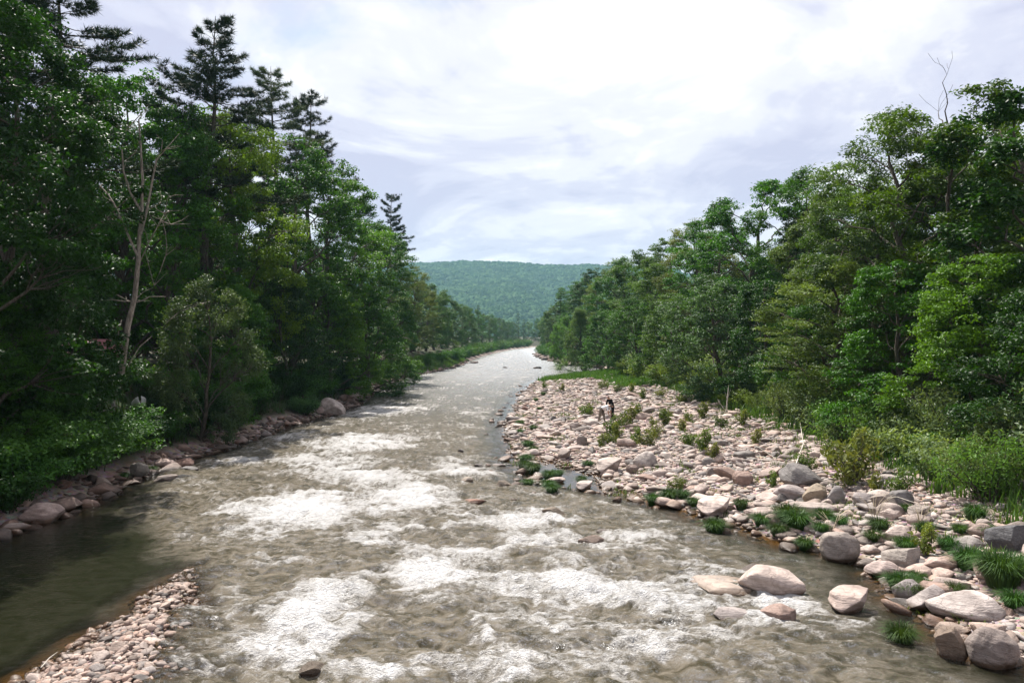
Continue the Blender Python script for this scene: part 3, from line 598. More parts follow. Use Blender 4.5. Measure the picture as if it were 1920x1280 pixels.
acc.add(*tube([b0+(-1.5, .3, -4.6), b0+(-1.0, .2, -1.5), b0+(0, 0, .1), b0+(1.2, 0, .5), b0+(2.0, 0, .55), b0+(3.2, -.2, .3)], [.12, .1, .08, .07, .08, .02], 5)); acc.add(*tube([b0+(1.8, 0, .5), b0+(2.6, .2, .9)], [.04, .01], 4))
tag(ob('dead_branch', acc.mesh('dead_branch', M_DEADBARK)), 'broken pale snag poking over the water from the left trees', 'branch')

# ------------------------------------------------------------------ stones
def stone_shape(seed, sub, planes=12, lo=.52, hi=.88, nz=.05, cut=.9):
    rng = np.random.default_rng(seed); V, F = ICO[sub]; V = V.copy()
    for _ in range(planes):
        nrm = rand_unit(rng, 1)[0]; d = rng.uniform(lo, hi); V -= np.clip(V@nrm-d, 0, None)[:, None]*nrm*cut
    for s_, a_ in ((1.7, nz), (4.1, nz*.45), (9.0, nz*.18)):
        for q in range(3): V *= 1+a_*.55*np.sin(V@(rand_unit(rng, 1)[0]*s_*rng.uniform(1.2, 2.2))+rng.uniform(0, 6))[:, None]
        ph = rng.uniform(0, 6, 3); V *= 1+a_*.6*(np.sin(V[:, 0]*s_*2+ph[0])*np.cos(V[:, 1]*s_*1.7+ph[1])+np.sin(V[:, 2]*s_*2.2+ph[2]+V[:, 0]*s_))[:, None]
    V -= (V.max(0)+V.min(0))/2; V /= (V.max(0)-V.min(0))/2
    return V, F
ROUND = [mesh('stone', *stone_shape(s, 4, 10, .58, .95, .05, .7), M_STONE, True) for s in range(100, 106)]
ANG = [mesh('stone', *stone_shape(s, 4, 13, .42, .82, .055, .88), M_STONE, True) for s in range(120, 127)]
MEDS = [mesh('stone', *stone_shape(s, 2, 11, .45, .9, .05, .93), M_STONE, True) for s in range(140, 152)]
SR = np.random.default_rng(11)
PALE, PINK, GRY, DARK, BRN, RED, SLATE = (.46, .395, .365), (.44, .345, .305), (.33, .305, .30), (.12, .11, .11), (.24, .185, .145), (.34, .225, .19), (.085, .088, .098)
def boulder(px, py, wpx, hpx, me, col, label, dz=0, z=None, rot=None, tilt=(0, 0), dep=.78, name='boulder', group='boulders by the river', sink=.25, hmin=.22):
    z0 = 0.0
    for _ in range(4):
        x, D = gp(px, py, z0); z0 = max(0.0 if z is None else z, H(x, D)) if z is None else z
    w_ = wpx*D/FPX; d_ = w_*dep; a = math.atan2(CAMH-z0, D); hm = max(hmin*w_, (hpx*D/FPX-d_*.6*math.sin(a))/math.cos(a))
    hz = hm/(1-sink)
    o = ob(name, me, None, (x, D+d_*.45, z0+hm-hz/2+dz), (tilt[0], tilt[1], SR.uniform(-.25, .25) if rot is None else rot), (w_/2, d_/2, hz/2), col)
    return tag(o, label, 'rock', group)
Bd = boulder
Bd(1458, 1124, 122, 66, ROUND[0], PALE, 'big pale flat-topped oval boulder resting on a slab in the rapids', rot=-.1, dz=.03)
Bd(1392, 1118, 165, 34, ANG[1], (.40, .35, .31), 'thin flat slab awash under the big oval boulder', rot=.05, dep=.62, tilt=(.03, .05), hmin=.05, dz=-.02)
Bd(1586, 1057, 74, 62, ROUND[1], (.30, .27, .245), 'round grey-brown boulder at the water edge above the oval boulder', dz=.02)
Bd(1608, 1158, 92, 54, ANG[0], (.42, .35, .32), 'blocky pale rock with wet sides right of the oval boulder', rot=.2)
Bd(1386, 1170, 88, 32, ANG[2], GRY, 'low dark sloping rock in the foam below the slab', rot=.1)
Bd(1464, 1176, 76, 46, ANG[3], (.26, .19, .165), 'wedge-shaped brown rock beside the low sloping rock', rot=-.3)
Bd(1836, 1166, 136, 60, ROUND[2], (.42, .385, .37), 'large pale oval boulder near the right edge with a cracked side', rot=-.15)
Bd(1752, 1146, 92, 54, ANG[4], GRY, 'grey angular boulder left of the cracked oval one', rot=.2)
Bd(1714, 1126, 56, 42, ROUND[3], (.30, .28, .28), 'small grey rounded boulder behind the angular grey one')
Bd(1882, 1258, 100, 80, ROUND[4], (.27, .235, .22), 'long dark boulder at the lower right corner', rot=.5, tilt=(0, .25))
Bd(1796, 1242, 64, 66, ANG[5], (.20, .155, .12), 'wet brown wedge rock beside the long corner boulder', rot=.1)
Bd(1806, 1195, 70, 30, ANG[6], (.34, .28, .24), 'pinkish rock above the wet brown wedge')
Bd(1666, 1082, 66, 34, ROUND[5], (.43, .36, .34), 'pinkish dome rock behind the dark green tussock')
Bd(1706, 1066, 74, 44, ANG[1], (.31, .285, .26), 'grey rock in grass shadow right of the pinkish dome', rot=.6)
Bd(1692, 1010, 52, 30, ROUND[2], PALE, 'pale smooth egg-like stone on the near bar', rot=.3)
Bd(1348, 972, 76, 40, ANG[0], (.50, .43, .40), 'large white-pink slab at the shallow wash', rot=.3, dep=.9)
Bd(1434, 970, 62, 26, ROUND[3], PALE, 'pale rounded slab right of the white-pink one')
Bd(1528, 967, 105, 26, ROUND[4], (.45, .40, .37), 'long pale log-shaped stone lying across the bar', dep=.35, rot=-.08)
Bd(1458, 942, 68, 22, ROUND[5], PALE, 'flat pale stone above the pale rounded slab', rot=-.2)
Bd(1490, 940, 66, 34, ROUND[0], (.36, .33, .325), 'long grey rounded stone left of the brown block', rot=-.15)
Bd(1535, 944, 48, 40, ANG[3], (.28, .235, .175), 'brown angular block under the dark slab')
Bd(1572, 944, 40, 36, ANG[4], (.26, .25, .25), 'grey faceted block right of the brown one')
Bd(1517, 912, 88, 42, ANG[6], (.18, .175, .175), 'dark grey tilted slab crowning the stone pile', rot=-.25, tilt=(.15, .18))
Bd(1630, 945, 56, 26, ANG[2], GRY, 'grey split block on the bar right of the pile', rot=.2)
Bd(1668, 955, 52, 34, ANG[5], (.27, .235, .21), 'brown-grey block leaning on the darker boulder')
Bd(1700, 952, 48, 36, ROUND[1], (.17, .165, .165), 'dark grey boulder beside the leaning block')
Bd(1680, 968, 40, 22, ROUND[3], PALE, 'small pale round stone in front of the dark grey boulder')
Bd(1732, 970, 46, 26, ANG[0], (.27, .24, .22), 'brown-grey stone right of the dark grey boulder')
Bd(1826, 1036, 66, 32, ROUND[5], (.29, .275, .265), 'smooth grey hump on the bar near the right edge', rot=.1)
Bd(1912, 1034, 80, 56, ANG[1], SLATE, 'black slate boulder at the right edge', rot=.4)
Bd(1848, 1003, 46, 26, ROUND[2], (.30, .24, .21), 'brownish round stone above the grey hump')
Bd(1772, 1072, 56, 28, ROUND[0], (.47, .37, .33), 'pink rounded stone left of the round green tussock')
Bd(1800, 1112, 76, 32, ANG[2], PALE, 'pale flat rock behind the angular grey boulder')
Bd(1398, 912, 40, 30, ROUND[4], (.30, .22, .19), 'rounded brown stone on the middle of the bar')
Bd(1345, 897, 34, 24, ROUND[1], (.22, .19, .18), 'dark rounded stone left of the rounded brown one')
Bd(1040, 974, 48, 24, ANG[5], (.15, .12, .09), 'dark brown rock alone in the rapids below the sedges', rot=-.2)
Bd(1112, 1026, 52, 24, ROUND[3], (.19, .145, .12), 'rounded brown rock awash midstream', rot=.3)
Bd(1138, 1004, 40, 10, ANG[2], (.13, .11, .10), 'low dark rock just behind the rounded midstream one')
Bd(1039, 907, 46, 15, ANG[4], PALE, 'pale flat stone among the sedge clumps')
Bd(1098, 922, 40, 20, ANG[0], (.42, .37, .35), 'pale pointed stone right of the sedge clumps', rot=.5)
Bd(875, 905, 24, 12, ROUND[5], (.45, .40, .34), 'small pale stone in the current left of the sedges')
Bd(870, 893, 20, 6, ANG[3], DARK, 'thin dark rock behind the small pale stone midstream')
Bd(890, 947, 42, 12, ANG[1], (.26, .15, .11), 'reddish rock barely breaking the water midstream')
Bd(945, 918, 34, 18, ANG[6], (.17, .14, .11), 'mottled rock left of the sedge clumps')
Bd(863, 849, 12, 8, ROUND[0], DARK, 'tiny black rock upstream in the open current')
Bd(897, 877, 18, 8, ANG[5], DARK, 'dark small rock breaking water above the mottled rock')
Bd(936, 876, 26, 7, ANG[2], GRY, 'flat grey rock left of the upper sedge clump')
Bd(962, 940, 14, 6, ROUND[1], BRN, 'small brown rock below the mottled rock')
Bd(1158, 944, 18, 14, ANG[3], (.12, .075, .05), 'small dark red rock at the foot of the wash')
Bd(1145, 892, 56, 34, ANG[0], (.44, .39, .36), 'pale flat slab at the inner end of the wash', dep=.9, rot=.2)
Bd(1212, 878, 46, 34, ROUND[2], (.41, .38, .36), 'pale dome stone in the middle of the bar')
Bd(1187, 888, 24, 18, ROUND[4], (.22, .17, .15), 'brown stone left of the pale dome stone')
Bd(1092, 836, 20, 20, ROUND[1], (.20, .175, .16), 'upright dark grey stone below the two people')
Bd(1076, 847, 52, 13, ANG[4], PALE, 'flat pale stone in front of the upright dark one')
Bd(1000, 854, 30, 14, ROUND[5], (.47, .42, .39), 'pale stone at the left edge of the bar by the sedge')
Bd(1107, 798, 36, 14, ROUND[3], (.46, .42, .39), 'broad pale rock at the feet of the person in white')
Bd(1080, 806, 26, 15, ANG[2], (.33, .285, .26), 'brownish rock left of the broad pale rock')
Bd(984, 770, 14, 8, ROUND[0], (.24, .155, .13), 'reddish-brown stone at the far water edge of the bar', dz=.05)
Bd(958, 792, 12, 5, ROUND[2], DARK, 'dark wet stone at the bar waterline below the reddish one')
Bd(1008, 691, 16, 4, ANG[1], (.10, .085, .075), 'thin dark rock far upstream before the bend')
Bd(888, 681, 18, 4, ANG[3], (.16, .12, .11), 'flat far rock along the left bank shallows')
Bd(947, 690, 10, 3, ANG[5], DARK, 'small far rock in mid river')
Bd(1048, 760, 24, 8, ANG[6], (.43, .37, .33), 'pale slab far up the bar near its tip')
Bd(1188, 752, 30, 9, ANG[4], (.38, .35, .33), 'pale flat slab above the two people')
Bd(1218, 775, 26, 12, ANG[0], (.35, .32, .31), 'grey block right of the two people')
# left bank boulders
Bd(622, 780, 58, 28, ANG[2], (.44, .39, .36), 'large pale tilted boulder at the left waterline', rot=-.5, tilt=(.1, .3), dz=.12)
Bd(598, 776, 22, 14, ROUND[5], (.30, .235, .21), 'small brown stone left of the large tilted boulder')
Bd(62, 982, 72, 44, ANG[4], (.40, .32, .29), 'pinkish pointed boulder on the left shore of the pool')
Bd(22, 996, 56, 18, ANG[1], (.40, .34, .31), 'flat stone at the left edge beside the pool', dep=.6)
Bd(122, 950, 48, 24, ANG[5], (.25, .19, .165), 'brown boulder right of the pinkish pointed one')
Bd(255, 880, 34, 26, ROUND[1], (.24, .225, .20), 'mossy grey boulder under the left bank bushes', dz=.15)
Bd(301, 874, 46, 18, ROUND[3], (.37, .29, .26), 'pink flat stone right of the mossy boulder')
Bd(338, 876, 44, 18, ROUND[2], (.30, .19, .155), 'reddish rounded stone at the left waterline')
Bd(348, 884, 38, 11, ROUND[0], (.17, .165, .165), 'dark grey flat stone touching the reddish one')
Bd(305, 846, 40, 18, ANG[0], (.31, .27, .245), 'grey slab on the bank above the pink flat stone')
Bd(186, 914, 30, 20, ANG[6], (.40, .33, .285), 'pale stone below the leafy left bank shrub')
Bd(206, 920, 40, 10, ANG[3], (.30, .22, .18), 'low reddish stone at the pool edge')
Bd(496, 820, 22, 13, ROUND[5], (.28, .25, .24), 'grey stone alone at the left waterline')
Bd(732, 706, 20, 10, ANG[1], (.33, .27, .24), 'pale rock pile stone by the far grassy strip')
Bd(585, 1275, 70, 34, ANG[5], (.11, .085, .06), 'low dark wet rock awash at the bottom of the rapids', rot=.7, hmin=.1, sink=.5)

# the many stones: the largest singly, the rest joined
def pal(n, rng, warm=0.0):
    P = np.array([PALE, (.45, .365, .325), (.40, .325, .285), (.35, .325, .315), (.50, .445, .41), (.27, .235, .215), (.36, .265, .225), (.19, .18, .175)])
    return P[rng.choice(len(P), n, p=[.20, .16, .13, .18, .10, .10, .06, .07])]*rng.uniform(.7, 1.18, (n, 1))
def scatter(rng, x0, x1, y0, y1, cell, ok):
    gx, gy = np.meshgrid(np.arange(x0, x1, cell), np.arange(y0, y1, cell)); x = (gx+rng.uniform(-.5, .5, gx.shape)*cell).ravel(); y = (gy+rng.uniform(-.5, .5, gy.shape)*cell).ravel()
    k = ok(x, y); return x[k], y[k]
def on_bar(x, y):
    l, r_, b_ = shore(y); h = height(x, y); return ((x-6.1)**2+((y-49)*.6)**2 > .7) & (x > r_-.6+.8*pn(x/.9, y/.9, 90)) & (x < b_+1.6+pn(x/2, y/2, 91)) & (y < 122) & (h > -.10)
rng = np.random.default_rng(21)
SV = [stone_shape(s, 1, 10, .42, .9, .06, .95) for s in range(200, 214)]; SV0 = [stone_shape(s, 0, 0, .5, .9, .22, .9) for s in range(230, 244)]
def joined(name, x, y, s, label, sinkf=.25, flat=(.25, .68), dye=(1, 1, 1), zmin=-9):
    n = len(x); z = np.maximum(height(x, y), zmin); c = pal(n, rng)*np.array(dye); pick = rng.integers(0, 14, n)+14*(s*FPX/y < 13); VV = []; FF = []; CC = []; o = 0
    for q in range(28):
        I = np.nonzero(pick == q)[0]; V0, F0 = (SV+SV0)[q]
        if not len(I): continue
        sc = np.stack([s[I]*.5*rng.uniform(.9, 1.45, len(I)), s[I]*.5*rng.uniform(.7, 1.0, len(I)), s[I]*.5*rng.uniform(*flat, len(I))], -1)
        V = V0[None]*sc[:, None]; a = rng.uniform(0, 6.283, len(I)); ca, sa = np.cos(a)[:, None], np.sin(a)[:, None]; tl = rng.normal(0, .18, (len(I), 1))
        X = V[..., 0]*ca-V[..., 1]*sa; Y = V[..., 0]*sa+V[..., 1]*ca; Z = V[..., 2]+X*tl
        W = np.stack([X+x[I][:, None], Y+y[I][:, None], Z+(z[I]+sc[:, 2]*(1-2*sinkf))[:, None]], -1)
        VV.append(W.reshape(-1, 3)); FF.append((F0[None]+(o+np.arange(len(I))*len(V0))[:, None, None]).reshape(-1, 3)); CC.append(np.repeat(c[I], len(V0), 0)); o += len(I)*len(V0)
    k = kind(ob(name, mesh(name, np.concatenate(VV), np.concatenate(FF), M_STONE_A, True, {'Col': np.concatenate(CC)})), 'stuff'); k['label'] = label; return k
x1_, y1_ = scatter(rng, -1, 19, 12, 46, .20, on_bar); x2_, y2_ = scatter(rng, -1, 19, 46, 122, .36, on_bar)
x = np.concatenate([x1_, x2_]); y = np.concatenate([y1_, y2_]); s = np.concatenate([rng.gamma(1.25, .10, len(x1_))+.06, rng.gamma(1.2, .14, len(x2_))+.10]); s = np.minimum(s, .8)
joined('bar_gravel', x, y, s, 'pinkish stones and gravel covering the bar', .34)
def on_spit(x, y): return spit(x, y) > -.25
x, y = scatter(rng, -9.5, -4, 9, 21, .10, on_spit); joined('spit_gravel', x, y, np.minimum(rng.gamma(3, .026, len(x))+.045, .24), 'pale rounded pebbles heaped on the gravel spit', .25, (.45, .8), (.92, .86, .82))
def on_left(x, y):
    l, r_, b_ = shore(y); return (l-x > -.7) & (l-x < 1.15+.8*pn(x/1.5, y/3, 92)) & (y > 21)
x1_, y1_ = scatter(rng, -18.5, -13, 21, 70, .36, on_left); x2_, y2_ = scatter(rng, -19, -9, 70, 190, .8, on_left)
x = np.concatenate([x1_, x2_]); y = np.concatenate([y1_, y2_]); joined('bank_gravel', x, y, np.concatenate([rng.gamma(2, .1, len(x1_))+.1, rng.gamma(2, .16, len(x2_))+.25]), 'reddish stones along the foot of the left bank', dye=(.52, .44, .40))  # reddish dye, also darkened to paint in the shade below the bushes
def on_rightfar(x, y):
    l, r_, b_ = shore(y); return (x-r_ > -.8) & (x-r_ < 2.0)
x, y = scatter(rng, 6, 24, 128, 300, 1.2, on_rightfar); joined('shore_gravel', x, y, rng.gamma(3.2, .22, len(x))+.3, 'dark stones along the far right shore', dye=(.6, .55, .52))
x, y = scatter(rng, -2, 10, 14, 100, .55, lambda x, y: (x < np.interp(y, YR, XR)) & (rng.uniform(size=x.shape) < .75*np.exp(-(np.interp(y, YR, XR)-x)/.75))); joined('wash_gravel', x, y, np.minimum(rng.gamma(2, .11, len(x))+.12, .6), 'stones lying in the shallows beside the bar', .2, (.3, .6), (.6, .52, .46), -.05)
LAND = [(1458, 1124, 'the big oval boulder in the rapids'), (1586, 1057, 'the round grey-brown boulder'), (1836, 1166, 'the cracked oval boulder'), (1912, 1034, 'the black slate boulder'), (1517, 912, 'the dark tilted slab'), (1348, 972, 'the white-pink slab'),
        (1700, 952, 'the dark grey boulder'), (1398, 912, 'the rounded brown stone'), (1212, 878, 'the pale dome stone'), (1092, 836, 'the upright dark stone'), (1133, 792, 'the two people'), (984, 770, 'the reddish waterline stone'), (1048, 760, 'the far pale slab'), (1218, 775, 'the grey block'), (1362, 770, 'the upright bleached snag'), (1600, 908, 'the tallest near sapling'), (1145, 892, 'the pale slab of the wash'), (1280, 840, 'the middle of the bar'), (1110, 735, 'the grassy bar tip'),
        (622, 780, 'the large tilted boulder'), (573, 775, 'the dome-shaped bush'), (338, 876, 'the reddish rounded stone'), (62, 982, 'the pinkish pointed boulder'), (496, 820, 'the lone grey waterline stone'), (732, 706, 'the far grassy strip')]
LAND = [(*gp(px, py, .3), nm) for px, py, nm in LAND]; SEEN = {}
def shade_word(c): return 'dark grey' if max(c) < .26 else 'reddish' if c[0] > 1.42*c[2] else 'pinkish' if c[0] > 1.3*c[2] else 'grey' if c[0] < .36 else 'pale'
def place_label(x, y, c, what):
    lx, ly, nm = min(LAND, key=lambda q: (q[0]-x)**2+((q[1]-y)*.6)**2); side = ('left of' if x < lx else 'right of') if abs(x-lx) > abs(y-ly)*.6 else ('beyond' if y > ly else 'in front of')
    k = SEEN[(side, nm, what)] = SEEN.get((side, nm, what), -1)+1
    return f'{shade_word(c)} {what} {side} {nm}, {ordw(k)} nearest'
def single_stones(n, cx0, cx1, cy0, cy1, ok, smin, smax, label, group, dye=1.0):
    k = 0; tries = 0; pts = []
    while k < n and tries < n*60:
        tries += 1; D = 1/rng.uniform(1/cy1, 1/cy0); x_ = rng.uniform(cx0, cx1)
        if not ok(np.array([x_]), np.array([D]))[0]: continue
        s_ = rng.uniform(smin, smax)*rng.uniform(.8, 1.2)
        if any((x_-a)**2+(D-b_)**2 < ((s_+c_)*.55)**2 for a, b_, c_ in pts): continue
        pts.append((x_, D, s_)); k += 1
    if 'spit' in group: pts.sort(key=lambda q: -q[1])
    else: pts.sort(key=lambda q: min((a-q[0])**2+((b_-q[1])*.6)**2 for a, b_, _ in LAND))
    for k, (x_, D, s_) in enumerate(pts):
        sx, sy, sz_ = s_*.5*rng.uniform(.95, 1.7), s_*.5*rng.uniform(.65, 1.05), s_*.5*rng.uniform(.28, .7); c_ = pal(1, rng)[0]
        o = ob('stone', MEDS[k % len(MEDS)], None, (x_, D, max(H(x_, D), -.05)+sz_*.5), (rng.normal(0, .12), rng.normal(0, .12), rng.uniform(0, 6.28)), (sx, sy, sz_), tuple(c_*dye))
        tag(o, f'{shade_word(c_)} {label}, {ordw(k)} from the spit tip' if 'spit' in group else place_label(x_, D, c_, label), 'stone', group)
single_stones(190, 0, 17, 15, 115, on_bar, .42, .85, 'bar stone', 'larger loose stones of the bar')
single_stones(60, -9, -4.5, 12.8, 20, lambda x, y: spit(x, y) > 0, .16, .27, 'cobble among the pebbles of the gravel spit', 'larger cobbles of the gravel spit')
single_stones(46, -17.5, -13, 24, 95, on_left, .4, .8, 'bank stone', 'larger stones of the left bank', np.array((.65, .55, .5)))  # dye darkens these too, shade of the bank put into their colour

# ------------------------------------------------------------------ scrub, saplings, sedges
BUSH = {'a': bush(1, 1.6, 1.5, 16, 30, .12, .34), 'b': bush(2, 1.9, 1.3, 16, 30, .11, .30, .9, .32, .5), 'c': bush(3, 1.3, 1.7, 18, 28, .13, .36, .5, .6, .9), 'spray': bush(4, 2.0, 2.2, 22, 46, .12, .5, .35, .6, 1.0, .5, 8),
        'round': bush(6, 1.5, 1.2, 34, 40, .10, .28, .9, .6, .6, .3, 7), 'sap': bush(5, .95, .34, 6, 16, .10, .14, .9, .5, .5, .1, 6), 'sap2': bush(7, .8, .5, 8, 14, .10, .16, .7, .5, .6, .2, 5)}
BR = np.random.default_rng(31)
def shrub(k, x, y, s, col, label, group, name='shrub', cat='shrub', sz=1.0, z=None):
    sm, fm_ = BUSH[k]; e = ob(name, None, None, (x, y, (H(x, y) if z is None else z)-.05), (0, 0, BR.uniform(0, 6.28)), (s, s, s*sz)); j = BR.uniform(.85, 1.2)
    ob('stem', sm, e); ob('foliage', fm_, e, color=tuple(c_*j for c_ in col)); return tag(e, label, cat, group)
yy = 24.0; i = 0                                            # scrub band between the bar and the right trees
rows = []
while yy < 118:
    for off in (0.2, 2.4, 4.8):
        rows.append((yy+BR.uniform(-.6, .6), off+BR.uniform(-.5, .6)))
    yy *= 1.062
cnts = {0: 0, 1: 0, 2: 0}
for k, (yv, off) in enumerate(rows):
    row = k % 3; x = float(np.interp(yv, YB, XB))+off; kk = 'abcab'[BR.integers(0, 5)]; c_ = [(.130, .190, .075), (.080, .170, .030), (.120, .180, .085)][BR.integers(0, 3)]
    if yv > 52 and row == 0: c_ = (.125, .195, .035)
    shrub(kk, x, yv, BR.uniform(.9, 1.4)*(1+.3*(row > 0)+(yv > 60)*.2), c_, f'right-bank scrub bush, {ordw(cnts[row])} from the right edge in the {["front", "middle", "back"][row]} row of scrub', 'scrub bushes behind the bar'); cnts[row] += 1
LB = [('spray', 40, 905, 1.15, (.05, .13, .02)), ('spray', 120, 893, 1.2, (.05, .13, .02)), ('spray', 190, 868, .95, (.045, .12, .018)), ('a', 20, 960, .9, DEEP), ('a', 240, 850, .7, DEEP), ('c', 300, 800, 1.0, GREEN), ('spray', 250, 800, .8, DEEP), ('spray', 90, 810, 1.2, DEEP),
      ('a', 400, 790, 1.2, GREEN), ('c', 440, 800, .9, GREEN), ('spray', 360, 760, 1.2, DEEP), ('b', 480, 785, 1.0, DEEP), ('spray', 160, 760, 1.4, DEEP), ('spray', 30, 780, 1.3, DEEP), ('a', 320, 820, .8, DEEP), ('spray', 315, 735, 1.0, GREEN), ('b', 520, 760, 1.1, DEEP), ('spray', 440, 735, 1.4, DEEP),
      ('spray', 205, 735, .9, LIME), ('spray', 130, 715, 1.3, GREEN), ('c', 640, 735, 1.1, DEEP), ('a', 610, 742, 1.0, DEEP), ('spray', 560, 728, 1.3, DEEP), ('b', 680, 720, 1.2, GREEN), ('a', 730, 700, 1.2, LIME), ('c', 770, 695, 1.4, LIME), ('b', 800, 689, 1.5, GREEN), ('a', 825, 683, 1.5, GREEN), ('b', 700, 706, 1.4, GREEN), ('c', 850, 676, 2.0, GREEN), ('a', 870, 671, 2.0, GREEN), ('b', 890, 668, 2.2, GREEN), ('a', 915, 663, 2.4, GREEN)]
for i, (k, px, py, s_, c_) in enumerate(sorted(LB, key=lambda q: q[1])):
    zz_ = 1.2
    for _ in range(6):
        x, D = gp(px, py, zz_); zz_ = .5*zz_+.5*min(3.0, max(.1, H(x, D)))
    lim = float(np.interp(D, YL, XL))-.5*s_-.5; x = min(x, lim)
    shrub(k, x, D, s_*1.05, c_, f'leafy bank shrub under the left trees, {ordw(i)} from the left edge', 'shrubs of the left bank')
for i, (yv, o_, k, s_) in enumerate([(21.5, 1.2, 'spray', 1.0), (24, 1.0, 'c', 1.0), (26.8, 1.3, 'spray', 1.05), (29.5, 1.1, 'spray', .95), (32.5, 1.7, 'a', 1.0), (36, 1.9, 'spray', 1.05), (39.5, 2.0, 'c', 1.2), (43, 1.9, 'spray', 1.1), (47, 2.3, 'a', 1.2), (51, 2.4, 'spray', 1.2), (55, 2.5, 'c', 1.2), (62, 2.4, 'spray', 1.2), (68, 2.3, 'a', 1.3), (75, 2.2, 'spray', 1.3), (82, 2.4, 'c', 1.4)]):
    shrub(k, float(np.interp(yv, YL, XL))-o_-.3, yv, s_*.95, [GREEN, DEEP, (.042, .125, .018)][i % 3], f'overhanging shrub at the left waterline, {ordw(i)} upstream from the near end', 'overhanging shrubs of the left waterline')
for i in range(26):
    yv = 200*1.037**i; shrub('acb'[i % 3], float(np.interp(yv, YL, XL))-1.6-.4*(i % 2), yv, 2.1+.004*(yv-200), [GREEN, OLIVE][i % 2], f'far left shore bush, {ordw(i)} of the line leading to the bend', 'bushes of the far left shore')
x, D = gp(573, 775, .35); shrub('round', x, D, 1.05, (.05, .115, .04), 'compact dome-shaped green bush by the pale tilted boulder', 'shrubs of the left bank')
for i in range(20):
    yv = 145*1.055**i; x = float(np.interp(yv, YB, XB))-.2; shrub('acb'[i % 3], x, yv, 2.0, GREEN, f'far right shore bush, {ordw(i)} upstream from the bar tip', 'bushes of the far right shore')
SAP = [(1168, 800, 1.35), (1185, 795, 1.2), (1150, 812, 1.3), (1195, 785, 1.1), (1215, 838, 1.2), (1228, 822, 1.1), (1145, 832, .9), (1130, 838, .8), (1155, 822, 1.0), (1098, 780, 1.2), (1106, 778, .9), (1245, 800, 1.2), (1250, 785, 1.0), (1290, 838, 1.1), (1322, 850, 1.2), (1340, 865, .9), (1280, 812, .9), (1195, 832, 1.0),
       (1225, 800, .8), (1600, 908, 2.3), (1612, 890, 1.9), (1510, 880, 1.0), (1395, 800, 1.1), (1420, 835, .9), (1350, 800, 1.0), (1320, 785, 1.2), (1130, 730, 1.3), (1160, 735, 1.2), (1185, 738, 1.1), (1055, 735, 1.0), (1205, 750, 1.1), (1240, 745, 1.2), (1280, 755, 1.2), (1020, 728, .9), (1290, 790, .9), (1560, 862, 1.3), (1690, 925, 1.0), (1640, 925, .8), (1740, 1040, .9), (1270, 920, .8), (1450, 915, .7)]
for i, (px, py, s_) in enumerate(sorted(SAP, key=lambda q: -q[1])):
    z_ = .5
    for _ in range(5): x, D = gp(px, py, z_); z_ = max(0, H(x, D))
    shrub(['sap', 'sap2'][i % 2], x, D, s_, [(.115, .150, .032), (.085, .135, .030), (.13, .15, .04)][i % 3], f'young yellow-green sapling between the bar stones, {ordw(i)} counted from the near end', 'saplings on the bar', 'sapling', 'sapling', 1.05)
TUS = [tussock(s, 720) for s in (1, 2, 3)]
SED = [(1340, 1000, 1.5), (1430, 985, 1.4), (1480, 978, 2.0), (1495, 992, 1.8), (1460, 1003, 1.2), (1510, 1020, 1.1), (1545, 975, 1.3), (1575, 990, 1.1), (1225, 945, 1.2), (1255, 938, 1.5), (1280, 935, 1.1), (1300, 948, 1.0), (1390, 955, 1.1), (985, 880, 1.6), (1000, 888, 1.5), (985, 866, 1.4), (990, 910, 1.1), (1030, 898, 1.4), (1045, 893, 1.2), (1035, 925, 1.2), (1028, 915, 1.2), (1098, 912, 1.1), (1090, 906, 1.0), (1102, 874, 1.1), (975, 798, 1.3), (1000, 806, 1.2), (990, 838, 1.4), (1000, 848, 1.2),
       (1690, 1207, 1.3), (1690, 1105, 1.5), (1705, 1118, 1.2), (1820, 1066, 1.7), (1880, 1105, 2.2), (1895, 1080, 1.9), (1865, 1085, 1.6), (1790, 1115, 1.0), (1650, 995, 1.3), (1640, 1020, 1.1), (1700, 965, 1.0), (1780, 1030, 1.3), (1830, 975, 1.4), (1700, 1035, 1.3), (1735, 1000, 1.1), (1740, 1105, .9), (1905, 1140, 1.3), (1540, 1012, 1.0), (285, 882, 1.0), (232, 898, .9), (15, 975, 1.4), (975, 812, 1.0), (1018, 742, 1.2), (1005, 752, 1.0), (1010, 768, .9), (990, 785, .9), (1850, 1000, 1.0), (1800, 1000, .9), (1720, 1090, .8)]
for i, (px, py, s_) in enumerate(sorted(SED, key=lambda q: -q[1])):
    z_ = .1
    for _ in range(5): x, D = gp(px, py, z_); z_ = max(0, H(x, D))
    o = ob('sedge_tussock', TUS[i % 3], None, (x, D, z_-.04), (0, 0, BR.uniform(0, 6.28)), (s_, s_, s_*BR.uniform(.8, 1.05)), tuple(c_*BR.uniform(.85, 1.2) for c_ in (.036, .080, .018)))
    tag(o, f'dark green sedge tussock at the river margin, {ordw(i)} counted from the bottom of the picture', 'grass tuft', 'sedge tussocks')
